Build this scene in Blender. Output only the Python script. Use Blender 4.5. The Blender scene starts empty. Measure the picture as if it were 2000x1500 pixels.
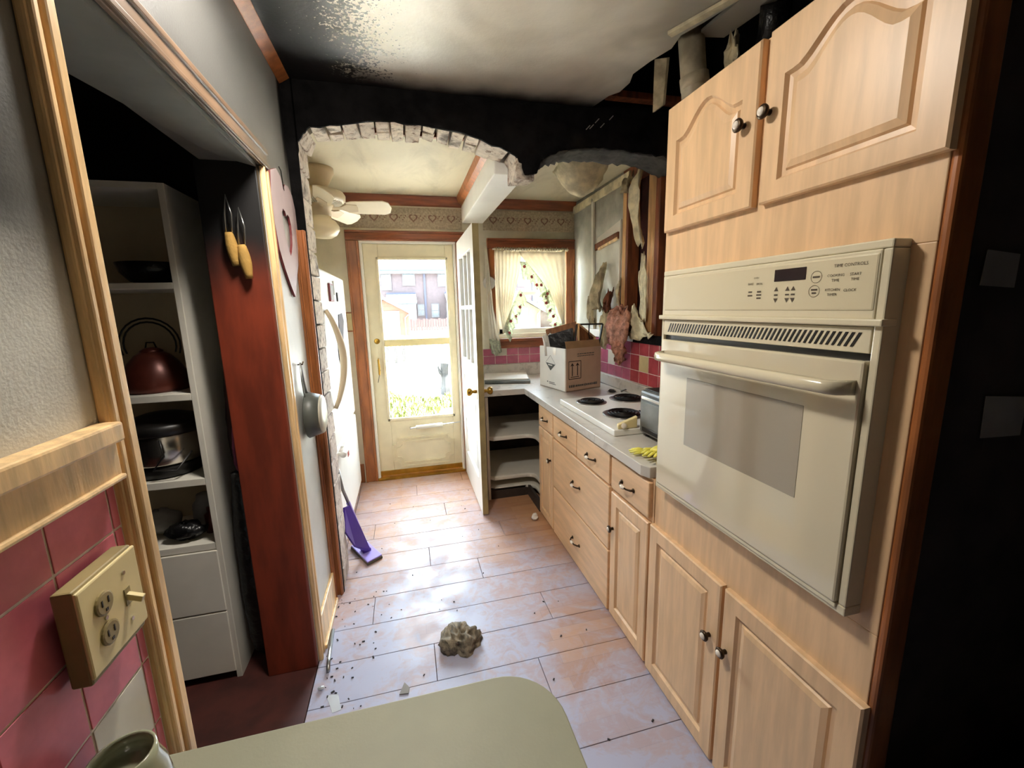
import bpy, bmesh, math, random
from mathutils import Vector, Matrix
random.seed(7)
S = bpy.context.scene
C = S.collection
PI = math.pi

# ------------------------------------------------------------------ camera, world, sun, exposure
cam_d = bpy.data.cameras.new('camera')
cam = bpy.data.objects.new('camera', cam_d)
C.objects.link(cam)
S.camera = cam
cam_d.sensor_fit = 'HORIZONTAL'
cam_d.sensor_width = 36.0
cam_d.lens = 817.2 / 2000 * 36.0
cam_d.clip_start = 0.02
yaw, pit, rol = 0.243564, -0.180396, -0.023697
fw = Vector((math.sin(yaw) * math.cos(pit), math.cos(yaw) * math.cos(pit), math.sin(pit)))
rt = Vector((math.cos(yaw), -math.sin(yaw), 0))
up = rt.cross(fw)
c_, s_ = math.cos(rol), math.sin(rol)
r2 = rt * c_ + up * s_
u2 = up * c_ - rt * s_
cam.matrix_world = Matrix(((r2.x, u2.x, -fw.x, 0), (r2.y, u2.y, -fw.y, 0), (r2.z, u2.z, -fw.z, 1.49), (0, 0, 0, 1)))

w = bpy.data.worlds.new('sky')
S.world = w
w.use_nodes = True
wn = w.node_tree
bg = wn.nodes['Background']
bg.inputs['Color'].default_value = (0.74, 0.88, 1.0, 1)
bg.inputs['Strength'].default_value = 14.0

sun_d = bpy.data.lights.new('sun', 'SUN')
sun_d.energy = 225.0
sun_d.angle = 0.02
sun_d.color = (1.0, 0.97, 0.92)
sun = bpy.data.objects.new('sun', sun_d)
C.objects.link(sun)
sun.rotation_euler = Vector((-.62, .02, -.78)).to_track_quat('-Z', 'Y').to_euler()
sun.location = (0, -4, 12)

S.cycles.diffuse_bounces = 8
S.cycles.sample_clamp_indirect = 6
S.view_settings.view_transform = 'Standard'
S.view_settings.look = 'None'
S.view_settings.gamma = 1
S.view_settings.use_curve_mapping = False
S.view_settings.exposure = 1.56
FILL_LAMP_W = 6.2  # power of the added lamp that brightens the foreground


def portal(name, loc, rot, sx, sy):
    d = bpy.data.lights.new(name, 'AREA')
    d.shape = 'RECTANGLE'
    d.size = sx
    d.size_y = sy
    d.cycles.is_portal = True
    o = bpy.data.objects.new(name, d)
    C.objects.link(o)
    o.location = loc
    o.rotation_euler = rot


portal('door_daylight', (0.09, 3.80, 1.22), (math.radians(-90), 0, 0), 0.56, 1.40)
portal('window_daylight', (1.11, 3.86, 1.62), (math.radians(-90), 0, 0), 0.70, 0.82)


# ------------------------------------------------------------------ materials
def lin(h):
    if isinstance(h, str):
        v = [int(h[i:i + 2], 16) / 255 for i in (0, 2, 4)]
        return tuple((x / 12.92 if x <= .04045 else ((x + .055) / 1.055) ** 2.4) for x in v)
    return h


class X:
    """tiny wrapper that turns arithmetic into math nodes"""
    def __init__(s, nt, k):
        s.nt, s.k = nt, k

    def _m(s, op, o=None, c=None):
        n = s.nt.nodes.new('ShaderNodeMath')
        n.operation = op
        for i, q in enumerate((s, o, c)):
            if q is None:
                continue
            if isinstance(q, X):
                s.nt.links.new(q.k, n.inputs[i])
            else:
                n.inputs[i].default_value = q
        return X(s.nt, n.outputs[0])

    def __add__(s, o): return s._m('ADD', o)
    def __sub__(s, o): return s._m('SUBTRACT', o)
    def __mul__(s, o): return s._m('MULTIPLY', o)
    def mx(s, o): return s._m('MAXIMUM', o)
    def mn(s, o): return s._m('MINIMUM', o)
    def inv(s): return (s * -1.0) + 1.0

    def sm(s, a, b, lo=0.0, hi=1.0):
        n = s.nt.nodes.new('ShaderNodeMapRange')
        n.interpolation_type = 'SMOOTHSTEP'
        s.nt.links.new(s.k, n.inputs[0])
        n.inputs[1].default_value = a
        n.inputs[2].default_value = b
        n.inputs[3].default_value = lo
        n.inputs[4].default_value = hi
        return X(s.nt, n.outputs[0])


class G:
    """node helper handed to the material hooks"""
    def __init__(s, nt):
        s.nt = nt
        n = nt.nodes.new('ShaderNodeNewGeometry')
        s.pos = n.outputs['Position']
        sp = nt.nodes.new('ShaderNodeSeparateXYZ')
        nt.links.new(s.pos, sp.inputs[0])
        s.x, s.y, s.z = [X(nt, sp.outputs[i]) for i in range(3)]

    def vec(s, st=(1, 1, 1), rot=(0, 0, 0)):
        n = s.nt.nodes.new('ShaderNodeMapping')
        s.nt.links.new(s.pos, n.inputs[0])
        n.inputs['Scale'].default_value = st
        n.inputs['Rotation'].default_value = rot
        return n.outputs[0]

    def noise(s, sc, st=(1, 1, 1), det=3, rough=.55, dist=0.0, rot=(0, 0, 0)):
        n = s.nt.nodes.new('ShaderNodeTexNoise')
        s.nt.links.new(s.vec(st, rot), n.inputs['Vector'])
        n.inputs['Scale'].default_value = sc
        n.inputs['Detail'].default_value = det
        n.inputs['Roughness'].default_value = rough
        n.inputs['Distortion'].default_value = dist
        return X(s.nt, n.outputs[0])

    def voro(s, sc, st=(1, 1, 1)):
        n = s.nt.nodes.new('ShaderNodeTexVoronoi')
        s.nt.links.new(s.vec(st), n.inputs['Vector'])
        n.inputs['Scale'].default_value = sc
        return X(s.nt, n.outputs[0])

    def mix(s, a, b, f):
        n = s.nt.nodes.new('ShaderNodeMix')
        n.data_type = 'RGBA'
        for i, q in ((6, a), (7, b)):
            if isinstance(q, (tuple, list, str)):
                n.inputs[i].default_value = (*lin(q), 1)
            else:
                s.nt.links.new(q, n.inputs[i])
        if isinstance(f, X):
            s.nt.links.new(f.k, n.inputs[0])
        else:
            n.inputs[0].default_value = f
        return n.outputs[2]

    def rnd(s):
        n = s.nt.nodes.new('ShaderNodeObjectInfo')
        return X(s.nt, n.outputs['Random'])


def mat(name, base, rough=.5, metal=0.0, var=0.0, vs=8, st=(1, 1, 1), bump=0.0, bs=60, rnd=0.0, spec=.5,
        hook=None, trans=0.0, emit=0, rhook=None, coat=0):
    m = bpy.data.materials.new(name)
    m.use_nodes = True
    nt = m.node_tree
    b = nt.nodes['Principled BSDF']
    g = G(nt)
    base = lin(base)
    col = (*base, 1)
    b.inputs['Roughness'].default_value = rough
    b.inputs['Metallic'].default_value = metal
    b.inputs['Specular IOR Level'].default_value = spec
    if coat:
        b.inputs['Coat Weight'].default_value = coat
        b.inputs['Coat Roughness'].default_value = .08
    sock = None
    if var:
        n = g.noise(vs, st, 4)
        sock = g.mix(tuple(c * (1 - var) for c in base), tuple(min(1, c * (1 + var)) for c in base), n.sm(.3, .7))
    if rnd:
        r = g.rnd()
        h = nt.nodes.new('ShaderNodeHueSaturation')
        v = r * (2 * rnd) + (1 - rnd)
        nt.links.new(v.k, h.inputs['Value'])
        if sock:
            nt.links.new(sock, h.inputs['Color'])
        else:
            h.inputs['Color'].default_value = col
        sock = h.outputs[0]
    if hook:
        if sock is None:
            sock = g.mix(base, base, 0.0)
        sock = hook(g, sock)
    if sock is None:
        b.inputs['Base Color'].default_value = col
    else:
        nt.links.new(sock, b.inputs['Base Color'])
    if rhook:
        nt.links.new(rhook(g).k, b.inputs['Roughness'])
    if bump:
        n = g.noise(bs, st, 3)
        bm = nt.nodes.new('ShaderNodeBump')
        bm.inputs['Strength'].default_value = bump
        bm.inputs['Distance'].default_value = .01
        nt.links.new(n.k, bm.inputs['Height'])
        nt.links.new(bm.outputs[0], b.inputs['Normal'])
    if trans:
        t = nt.nodes.new('ShaderNodeBsdfTranslucent')
        if sock is None:
            t.inputs[0].default_value = col
        else:
            nt.links.new(sock, t.inputs[0])
        mx = nt.nodes.new('ShaderNodeMixShader')
        mx.inputs[0].default_value = trans
        nt.links.new(b.outputs[0], mx.inputs[1])
        nt.links.new(t.outputs[0], mx.inputs[2])
        nt.links.new(mx.outputs[0], nt.nodes['Material Output'].inputs[0])
    if emit:
        b.inputs['Emission Color'].default_value = col
        b.inputs['Emission Strength'].default_value = emit
    return m


def glass_mat(name, tint=(1, 1, 1), fac=.06, rough=.02):
    m = bpy.data.materials.new(name)
    m.use_nodes = True
    nt = m.node_tree
    nt.nodes.remove(nt.nodes['Principled BSDF'])
    t = nt.nodes.new('ShaderNodeBsdfTransparent')
    t.inputs[0].default_value = (*tint, 1)
    gl = nt.nodes.new('ShaderNodeBsdfGlossy')
    gl.inputs['Roughness'].default_value = rough
    mx = nt.nodes.new('ShaderNodeMixShader')
    mx.inputs[0].default_value = fac
    nt.links.new(t.outputs[0], mx.inputs[1])
    nt.links.new(gl.outputs[0], mx.inputs[2])
    nt.links.new(mx.outputs[0], nt.nodes['Material Output'].inputs[0])
    return m


SOOT = (.008, .007, .007)


def h_leftwall(g, c):
    n = g.noise(5, det=5)
    near = g.y.sm(.98, .62)
    a = (g.z + n * .2).sm(1.56, 1.76) * near            # burnt corner by the casing
    b = (g.z + n * .2).sm(1.80, 2.2) * .93               # greyed strip over the cupboard
    f = (g.z + n * .1).sm(1.9, 2.25) * g.y.sm(2.06, 2.16)
    return g.mix(c, SOOT, a.mx(b * g.y.sm(2.4, 1.3, .62, 1.0)).mx(f))


def h_ceiling(g, c):
    n = g.noise(4, det=5)
    big = g.noise(1.6, det=3, dist=.6)
    fl = g.noise(95, det=2, rough=.55)
    left = (g.x + n * .30 - g.y * .1).sm(.22, -.50)
    sootL = ((left * .66 + .19) - fl).sm(-.03, .05)
    band = (g.y + n * .16 + g.x * -.02).sm(2.10, 2.27)
    halo = (g.y + n * .3).sm(1.82, 2.3) * .42
    right = (g.x + big * .5).sm(1.05, 1.4) * .5
    c2 = g.mix(c, '8d8064', (big.sm(.38, .62)) * .32)
    c2 = g.mix(c2, '4a4438', halo.mx(right))
    return g.mix(c2, SOOT, sootL.mx(band))


def h_floor(g, c):
    # three-strip laminate, then pale dust with drag marks, graded near to far for brightness
    br = g.nt.nodes.new('ShaderNodeTexBrick')
    g.nt.links.new(g.pos, br.inputs['Vector'])
    br.inputs['Scale'].default_value = 1.0
    br.inputs['Brick Width'].default_value = .34
    br.inputs['Row Height'].default_value = .0655
    br.inputs['Mortar Size'].default_value = .0007
    br.inputs['Mortar Smooth'].default_value = .2
    br.offset = .37
    br.inputs['Color1'].default_value = (*lin('b88d6a'), 1)
    br.inputs['Color2'].default_value = (*lin('a87a58'), 1)
    br.inputs['Mortar'].default_value = (*lin('7d5a40'), 1)
    gr = g.noise(30, (.25, 6, 1), 4)
    col = g.mix(br.outputs[0], '9c7048', gr.sm(.45, .8) * .45)
    n1 = g.noise(3.2, det=6, rough=.62, dist=1.1)
    n2 = g.noise(13, (1, 1, 1), 5, .65, 1.8)
    n3 = g.noise(60, (.3, 1, 1), 3, .6)
    dust = (n1 * .7 + n2 * .5 + n3 * .12).sm(.52, .78)
    clean = ((g.x * .8) + (g.y * .30) + n1 * .35).sm(1.40, 1.66)          # swept strip by the drawers
    red = (g.x + n2 * .3).sm(.58, .72) * g.y.sm(1.15, 1.35) * g.y.sm(1.95, 1.7) * n1.sm(.40, .55)
    far = g.y.sm(1.75, 3.0)
    d = (dust * .62 + (g.y.sm(2.5, 1.3) * .36 + .26)) * clean.inv() * (red * -.75 + 1.0) * (far * -.5 + 1.0)  # near floor whitened, far floor darkened in colour to balance the light
    return g.mix(col, 'a9aabf', d.mn(1.0))


def r_floor(g):
    n = g.noise(6, det=4)
    return n.sm(.3, .7, .33, .6)


def h_brick(g, c):
    n = g.noise(22, det=5, rough=.7)
    n2 = g.noise(7, det=4)
    c = g.mix(c, '5d3c26', n.sm(.50, .66) * .8)
    c = g.mix(c, '2c2622', n2.sm(.54, .70) * .8)
    return g.mix(c, 'a8958c', g.z.sm(1.5, .6) * .5)


def h_plaster(g, c):
    n = g.noise(9, det=5)
    return g.mix(c, '57503f', (g.z + n * .5).sm(2.05, 2.75) * .75)


def h_kceil(g, c):
    n = g.noise(5, (1, .35, 1), 5, .6, .8)
    return g.mix(c, '8d826c', n.sm(.45, .75) * .5)


def h_back(g, c):
    n = g.noise(6, det=5)
    return g.mix(c, '5a5346', (g.z + n * .35).sm(1.75, 2.5) * (g.x.sm(.0, 1.4, .2, .7)))


def h_counter(g, c):
    n = g.noise(5, det=5, dist=.8)
    n2 = g.noise(16, det=4, dist=1.2)
    c = g.mix(c, '6e655c', (n * .6 + n2 * .5).sm(.56, .72) * .45)
    st = ((g.x - 1.24)._m('POWER', 2.0) + (g.y - 2.72)._m('POWER', 2.0) + n2 * .03).sm(.055, .022)
    return g.mix(c, '7c5f5c', st * .75)


def h_char(g, c):
    n = g.noise(10, det=5)
    return g.mix(c, SOOT, n.sm(.42, .62) * .8)


M = {}
M['left_wall'] = mat('left_wall_paint', 'c9c8c0', .45, var=.05, bump=.10, bs=180, hook=h_leftwall)
M['ceiling'] = mat('ceiling_paint', 'f0e9d8', .34, bump=.08, bs=60, hook=h_ceiling)
M['soot'] = mat('soot_black', (.005, .0045, .0045), .95, spec=.1, var=.5, vs=14, bump=.4, bs=40)
M['sootplaster'] = mat('scorched_plaster', '3a3733', .9, var=.45, vs=18, bump=.6, bs=30)
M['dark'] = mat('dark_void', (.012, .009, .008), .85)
M['brick'] = mat('whitewashed_brick', 'd6c9b8', .85, var=.12, vs=30, bump=.8, bs=45, rnd=.16, hook=h_brick)
M['mortar'] = mat('mortar', '5e5040', .95, var=.2, vs=40, bump=.5, bs=80)
M['plank'] = mat('laminate_plank', 'c99c76', .45, hook=h_floor, rhook=r_floor, rnd=0)
M['subfloor'] = mat('subfloor', '4a382c', .9)
M['closet_floor'] = mat('closet_floor_lino', '451d17', .6, var=.3, vs=9)
M['kceil'] = mat('kitchen_ceiling_paint', 'c4b99d', .6, bump=.15, bs=30, hook=h_kceil)
M['back_wall'] = mat('kitchen_wallpaper', 'e8dfc6', .7, var=.05, vs=10, hook=h_back)
M['border'] = mat('wallpaper_border', 'ab9c86', .8, var=.22, vs=70)
M['heart_print'] = mat('border_heart_print', '7e6152', .8, var=.3, vs=120)
M['right_wall'] = mat('right_wall_paint', 'cdccc0', .6, var=.08, vs=8, hook=h_plaster)
M['torn'] = mat('torn_wallpaper', 'b3a688', .85, var=.4, vs=12, bump=.4, bs=40)
M['torn_light'] = mat('torn_plasterboard', 'd2c6a4', .85, var=.25, vs=14, bump=.4, bs=40)
M['insul'] = mat('pink_insulation', 'b07d68', .95, var=.4, vs=24, bump=1.0, bs=60)
M['trim'] = mat('brown_stained_wood', '94592f', .38, var=.28, vs=9, st=(3, 3, .5), bump=.05)
M['trim_h'] = mat('brown_stained_wood_level', '7d4426', .42, var=.3, vs=9, st=(.5, 3, 4))
M['casing'] = mat('varnished_pine', 'e0bd8a', .35, var=.22, vs=10, st=(4, 4, .5), bump=.05)
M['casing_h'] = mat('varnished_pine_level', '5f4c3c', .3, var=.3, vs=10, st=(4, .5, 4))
M['redwood'] = mat('red_stained_jamb', '7a301a', .5, var=.25, vs=6, st=(3, 3, .6), hook=lambda g, c: g.mix(c, SOOT, (g.z + g.noise(4).__mul__(.3)).sm(1.62, 1.95)))
M['grey_lining'] = mat('grey_head_lining', '6f706b', .55, var=.15, vs=4)
M['tile'] = mat('burgundy_tile', 'cc6c7c', .22, var=.14, vs=14, rnd=.12)
M['tile_pink'] = mat('rose_tile', 'ab5a72', .18, var=.12, vs=14, rnd=.12)
M['tile_red'] = mat('red_tile', 'a34148', .2, var=.14, vs=14, rnd=.12)
M['tile_white'] = mat('white_tile', 'cfcabb', .15, var=.05)
M['tile_yellow'] = mat('ivory_tile', 'c8b688', .2, var=.1)
M['grout'] = mat('grout', 'd8c8bc', .9, var=.15, vs=40)
M['cab'] = mat('maple_cabinet', 'dcb78d', .38, var=.10, vs=7, st=(5, 5, .6), rnd=.03)
M['cab_h'] = mat('maple_cabinet_level_grain', 'dbb58c', .38, var=.10, vs=7, st=(5, .6, 5), rnd=.03)
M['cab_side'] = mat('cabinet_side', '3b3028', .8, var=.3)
M['counter'] = mat('laminate_counter', 'c8c3ba', .3, hook=h_counter)
M['cream'] = mat('cream_enamel', 'd6ccb0', .18, var=.02)
M['cream_dark'] = mat('oven_panel_enamel', 'cfc4a5', .25)
M['oven_glass'] = mat('oven_door_glass', 'd3c9ae', .04, coat=1.0)
M['oven_window'] = mat('oven_tinted_window', '9d9280', .05, coat=1.0)
M['black'] = mat('black_plastic', '14110f', .4)
M['display'] = mat('oven_display', '1c0c0e', .2)
M['print'] = mat('panel_print', '4a3d2c', .6)
M['print_dark'] = mat('carton_print', '2b2320', .6)
M['bronze'] = mat('antique_bronze', '4a3b2c', .35, metal=.9)
M['chrome'] = mat('chrome', 'c8c8c8', .15, metal=1)
M['brass'] = mat('brass', 'b08a3c', .3, metal=1, var=.2)
M['porcelain'] = mat('porcelain', 'e8ded0', .15)
M['beam_white'] = mat('beam_white_paint', 'f0efe8', .5, var=.04, vs=4)
M['white'] = mat('white_paint', 'ded9cc', .4, var=.05, vs=5)
M['white_gloss'] = mat('white_appliance', 'e8e6df', .3, var=.03, vs=4)
M['door_cream'] = mat('storm_door_cream', 'd9cdab', .42, var=.07, vs=6)
M['glass'] = glass_mat('pane_glass', (.97, .98, .98), .05)
M['white_globe'] = mat('frosted_globe', 'e9ddc0', .35, trans=.35)
M['fan_tan'] = mat('fan_enamel', 'c9b89a', .35, var=.05)
M['blade'] = mat('fan_blade', 'ece0c4', .4, var=.04)
M['carton_w'] = mat('white_carton', 'dcd8d0', .7, var=.04)
M['carton_b'] = mat('brown_carton', 'b49a83', .8, var=.06)
M['carton_in'] = mat('carton_inside', '9a7b58', .85, var=.15)
M['wood_old'] = mat('old_wood', '8b5a34', .6, var=.35, vs=14, st=(3, 3, .6))
M['stud'] = mat('raw_stud', 'c79a66', .7, var=.22, vs=9, st=(4, 4, .5))
M['stud_dark'] = mat('scorched_stud', '6e3a1c', .7, var=.4, vs=9, st=(4, 4, .5))
M['lath_red'] = mat('scorched_sheathing', '3c1512', .85, var=.4, vs=12)
M['metal'] = mat('brushed_steel', '9b9b98', .3, metal=.9, var=.1)
M['steel_pot'] = mat('polished_pot_steel', 'c8c0b6', .22, metal=1)
M['copper'] = mat('dark_copper', '5c2a20', .35, metal=.4, var=.3)
M['coil'] = mat('burner_coil', '1d1a19', .45, metal=.6)
M['drip'] = mat('drip_pan', '8d8984', .3, metal=.8, var=.25, vs=20)
M['toaster'] = mat('grey_appliance', '6c6e6c', .35, metal=.3, var=.18, vs=12)
M['glove'] = mat('yellow_glove', 'd8cf52', .45, var=.12, vs=20)
M['purple'] = mat('purple_plastic', '4a2c9a', .35, var=.1)
M['lilac'] = mat('lilac_plastic', 'a08fd8', .35)
M['rag'] = mat('striped_rag', '7d7260', .9, var=.55, vs=45, st=(1, .3, 1), bump=.6, bs=90)
M['tabletop'] = mat('table_laminate', '8f8d76', .5, var=.06, vs=5, bump=.05, bs=200)
M['tableedge'] = mat('table_edge', '5a5547', .5)
M['curtain'] = mat('curtain_cotton', 'e9e2d2', .9, trans=.38, var=.05)
M['red'] = mat('apple_red', 'b85a58', .7, trans=.3)
M['ruffle'] = mat('printed_ruffle', 'd9dcc6', .9, trans=.45, var=.22, vs=55)
M['leaf'] = mat('leaf_green', '5d7a4a', .7, trans=.3)
M['ivory'] = mat('ivory_plastic', 'dccb96', .35, var=.05)
M['ivory_shade'] = mat('ivory_plastic_shaded', '8f7f55', .5, var=.2)  # darker ivory copy, shade of unlit faces put into the colour
M['jar'] = mat('smoky_jar_glass', '8f9178', .06, coat=.6, var=.2)
M['jar_green'] = mat('green_glass', '3f9a50', .08, coat=.6)
M['heart'] = mat('pink_heart', 'c2adae', .5, var=.05)
M['heart_side'] = mat('heart_red_edge', '6e2a2c', .6)
M['pan_grey'] = mat('dipper_enamel', 'b8b4a4', .3, var=.12)
M['pan_dark'] = mat('dipper_grey', '4f524d', .45, var=.2)
M['coat'] = mat('black_bag_plastic', '0c0b0c', .35, bump=.8, bs=25)
M['coat_pink'] = mat('pink_cloth', '6e2a4a', .85, var=.25)
M['coat_brown'] = mat('brown_cloth', '3d2420', .9, var=.3)
M['glove_tan'] = mat('tan_work_glove', 'a5803e', .85, var=.2, bump=.3)
M['added_lamp_glass'] = mat('added_lamp_glass', 'fff2dd', .4, emit=5)  # glowing glass of the added lamp
M['paper'] = mat('grey_paper', '8f8a84', .8, var=.15)
M['debris'] = mat('char_flake', '2e2a29', .9)
M['foil'] = mat('crumpled_foil', 'd8dde2', .25, metal=.5)
M['pipe'] = mat('cast_pipe', '9b907a', .5, var=.3, vs=12)
# outdoors
M['ext_brick'] = mat('far_brick', (0.0279, 0.0194, 0.0203), .9, var=.15, vs=3)
M['ext_orange'] = mat('garage_brick_orange', (0.0362, 0.0146, 0.0060), .9, var=.2, vs=4)
M['ext_yellow'] = mat('garage_siding_yellow', (0.0450, 0.0328, 0.0116), .9, var=.1)
M['ext_white'] = mat('far_white_trim', (0.0298, 0.0298, 0.0316), .8)
M['ext_roof'] = mat('far_shingles', (0.0128, 0.0172, 0.0204), .95, var=.25, vs=9)
M['ext_glass'] = mat('far_window_glass', (0.0055, 0.0097, 0.0132), .2)
M['ext_dark'] = mat('far_dark_trim', (0.0086, 0.0100, 0.0222), .8)
M['fence'] = mat('red_fence_boards', (0.0207, 0.0091, 0.0081), .9, rnd=.15)
M['fence_grey'] = mat('grey_boards', (0.0182, 0.0164, 0.0147), .9, rnd=.25)
M['concrete'] = mat('pale_concrete', (0.2381, 0.2319, 0.2109), .95, var=.15, vs=3)
M['grass'] = mat('dry_grass', (0.0470, 0.0554, 0.0020), .9, rnd=0, var=.3, vs=6)
M['stump'] = mat('grey_bark', (0.0110, 0.0110, 0.0105), .95, var=.4, vs=14)
M['ext_wall'] = mat('house_outer_wall', '8a7a70', .9)

# ------------------------------------------------------------------ geometry helpers
ORG = {}


class MB:
    def __init__(s):
        s.v, s.f = [], []

    def add(s, vs, fs):
        n = len(s.v)
        s.v += [Vector(p) for p in vs]
        s.f += [tuple(i + n for i in q) for q in fs]
        return s

    def box(s, x0, y0, z0, x1, y1, z1):
        return s.add([(x0, y0, z0), (x1, y0, z0), (x1, y1, z0), (x0, y1, z0), (x0, y0, z1), (x1, y0, z1), (x1, y1, z1), (x0, y1, z1)],
                     [(3, 2, 1, 0), (4, 5, 6, 7), (0, 1, 5, 4), (1, 2, 6, 5), (2, 3, 7, 6), (3, 0, 4, 7)])

    def obox(s, c, d, rot=None):
        m = rot or Matrix.Identity(3)
        c = Vector(c)
        q = [(-1, -1, -1), (1, -1, -1), (1, 1, -1), (-1, 1, -1), (-1, -1, 1), (1, -1, 1), (1, 1, 1), (-1, 1, 1)]
        return s.add([c + m @ Vector((a * d[0] / 2, b * d[1] / 2, e * d[2] / 2)) for a, b, e in q],
                     [(3, 2, 1, 0), (4, 5, 6, 7), (0, 1, 5, 4), (1, 2, 6, 5), (2, 3, 7, 6), (3, 0, 4, 7)])

    def beam(s, a, b, wd, ht, upv=(0, 0, 1)):
        a, b = Vector(a), Vector(b)
        d = (b - a).normalized()
        sd = d.cross(Vector(upv)).normalized()
        u = sd.cross(d)
        vs = []
        for p in (a, b):
            for i, j in ((-1, -1), (1, -1), (1, 1), (-1, 1)):
                vs.append(p + sd * (i * wd / 2) + u * (j * ht / 2))
        return s.add(vs, [(3, 2, 1, 0), (4, 5, 6, 7), (0, 1, 5, 4), (1, 2, 6, 5), (2, 3, 7, 6), (3, 0, 4, 7)])

    def prism(s, pts, off):
        n = len(pts)
        off = Vector(off)
        vs = [Vector(p) for p in pts] + [Vector(p) + off for p in pts]
        fs = [tuple(range(n))[::-1], tuple(range(n, 2 * n))] + [(i, (i + 1) % n, n + (i + 1) % n, n + i) for i in range(n)]
        return s.add(vs, fs)

    def tube(s, path, r, n=8, cap=True):
        P = [Vector(p) for p in path]
        m = len(P)
        rs = r if isinstance(r, (list, tuple)) else [r] * m
        vs, fs = [], []
        ref = None
        for i, p in enumerate(P):
            t = (P[min(i + 1, m - 1)] - P[max(i - 1, 0)]).normalized()
            if ref is None:
                ref = Vector((0, 0, 1)) if abs(t.z) < .9 else Vector((1, 0, 0))
            a = (ref - t * ref.dot(t)).normalized()
            ref = a
            b = t.cross(a)
            for k in range(n):
                q = 2 * PI * k / n
                vs.append(p + (a * math.cos(q) + b * math.sin(q)) * rs[i])
        for i in range(m - 1):
            for k in range(n):
                fs.append((i * n + k, i * n + (k + 1) % n, (i + 1) * n + (k + 1) % n, (i + 1) * n + k))
        if cap:
            fs.append(tuple(range(n))[::-1])
            fs.append(tuple(range((m - 1) * n, m * n)))
        return s.add(vs, fs)

    def lathe(s, prof, c, n=24, axis=(0, 0, 1)):
        c = Vector(c)
        ax = Vector(axis).normalized()
        a = ax.orthogonal().normalized()
        b = ax.cross(a)
        vs, fs = [], []
        for r, h in prof:
            for k in range(n):
                q = 2 * PI * k / n
                vs.append(c + ax * h + (a * math.cos(q) + b * math.sin(q)) * max(r, 1e-4))
        m = len(prof)
        for i in range(m - 1):
            for k in range(n):
                fs.append((i * n + k, i * n + (k + 1) % n, (i + 1) * n + (k + 1) % n, (i + 1) * n + k))
        fs.append(tuple(range(n))[::-1])
        fs.append(tuple(range((m - 1) * n, m * n)))
        return s.add(vs, fs)

    def sheet(s, rows):
        nr, nc = len(rows), len(rows[0])
        vs = [p for r in rows for p in r]
        return s.add(vs, [(i * nc + j, i * nc + j + 1, (i + 1) * nc + j + 1, (i + 1) * nc + j) for i in range(nr - 1) for j in range(nc - 1)])

    def poly(s, pts):
        return s.add(pts, [tuple(range(len(pts)))])

    def ball(s, c, r, n=12, m=8, sq=(1, 1, 1)):
        c = Vector(c)
        vs, fs = [], []
        for i in range(m + 1):
            t = PI * i / m
            for k in range(n):
                q = 2 * PI * k / n
                vs.append(c + Vector((math.sin(t) * math.cos(q) * r * sq[0], math.sin(t) * math.sin(q) * r * sq[1], math.cos(t) * r * sq[2])))
        for i in range(m):
            for k in range(n):
                fs.append((i * n + k, i * n + (k + 1) % n, (i + 1) * n + (k + 1) % n, (i + 1) * n + k))
        return s.add(vs, fs)

    def jit(s, a, seed=0):
        r = random.Random(seed)
        s.v = [p + Vector((r.uniform(-a, a), r.uniform(-a, a), r.uniform(-a, a))) for p in s.v]
        return s

    def build(s, name, m, parent=None, bev=0, smooth=False, solid=0, sub=0, weld=False, kind=None, label=None, cat=None, group=None, nobj=True):
        lo = Vector([min(p[i] for p in s.v) for i in range(3)])
        hi = Vector([max(p[i] for p in s.v) for i in range(3)])
        org = (lo + hi) / 2
        if parent is None:
            org.z = lo.z
        me = bpy.data.meshes.new(name)
        me.from_pydata([tuple(p - org) for p in s.v], [], s.f)
        b = bmesh.new()
        b.from_mesh(me)
        if weld:
            bmesh.ops.remove_doubles(b, verts=b.verts, dist=1e-6)
        if not solid:
            bmesh.ops.recalc_face_normals(b, faces=b.faces)
        b.to_mesh(me)
        b.free()
        if smooth:
            me.polygons.foreach_set('use_smooth', [True] * len(me.polygons))
        me.materials.append(M[m] if isinstance(m, str) else m)
        o = bpy.data.objects.new(name, me)
        C.objects.link(o)
        ORG[o.name] = org
        if parent:
            o.parent = parent
            o.location = org - ORG[parent.name]
        else:
            o.location = org
        if solid:
            q = o.modifiers.new('solid', 'SOLIDIFY')
            q.thickness = solid
        if sub:
            q = o.modifiers.new('sub', 'SUBSURF')
            q.levels = sub
            q.render_levels = sub
        if bev:
            q = o.modifiers.new('bevel', 'BEVEL')
            q.width = bev
            q.segments = 2
            q.limit_method = 'ANGLE'
            q.angle_limit = math.radians(40)
        if kind:
            o['kind'] = kind
        if label:
            o['label'] = label
        if cat:
            o['category'] = cat
        if group:
            o['group'] = group
        return o


def thing(name, label, cat, loc, group=None):
    o = bpy.data.objects.new(name, None)
    o.empty_display_size = .05
    C.objects.link(o)
    o.location = loc
    ORG[o.name] = Vector(loc)
    o['label'] = label
    o['category'] = cat
    if group:
        o['group'] = group
    return o


def piece(src, parent, wpos, name=None):
    o = src.copy()
    C.objects.link(o)
    o.parent = parent
    o.location = Vector(wpos) - ORG[parent.name]
    ORG[o.name] = Vector(wpos)
    return o


def B(*a):
    return MB().box(*a)


def struct(name, mb, m, parent=None, **k):
    return mb.build(name, m, parent, kind=None if parent else 'structure', **k)


def rz(a):
    return Matrix.Rotation(a, 3, 'Z')


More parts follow.
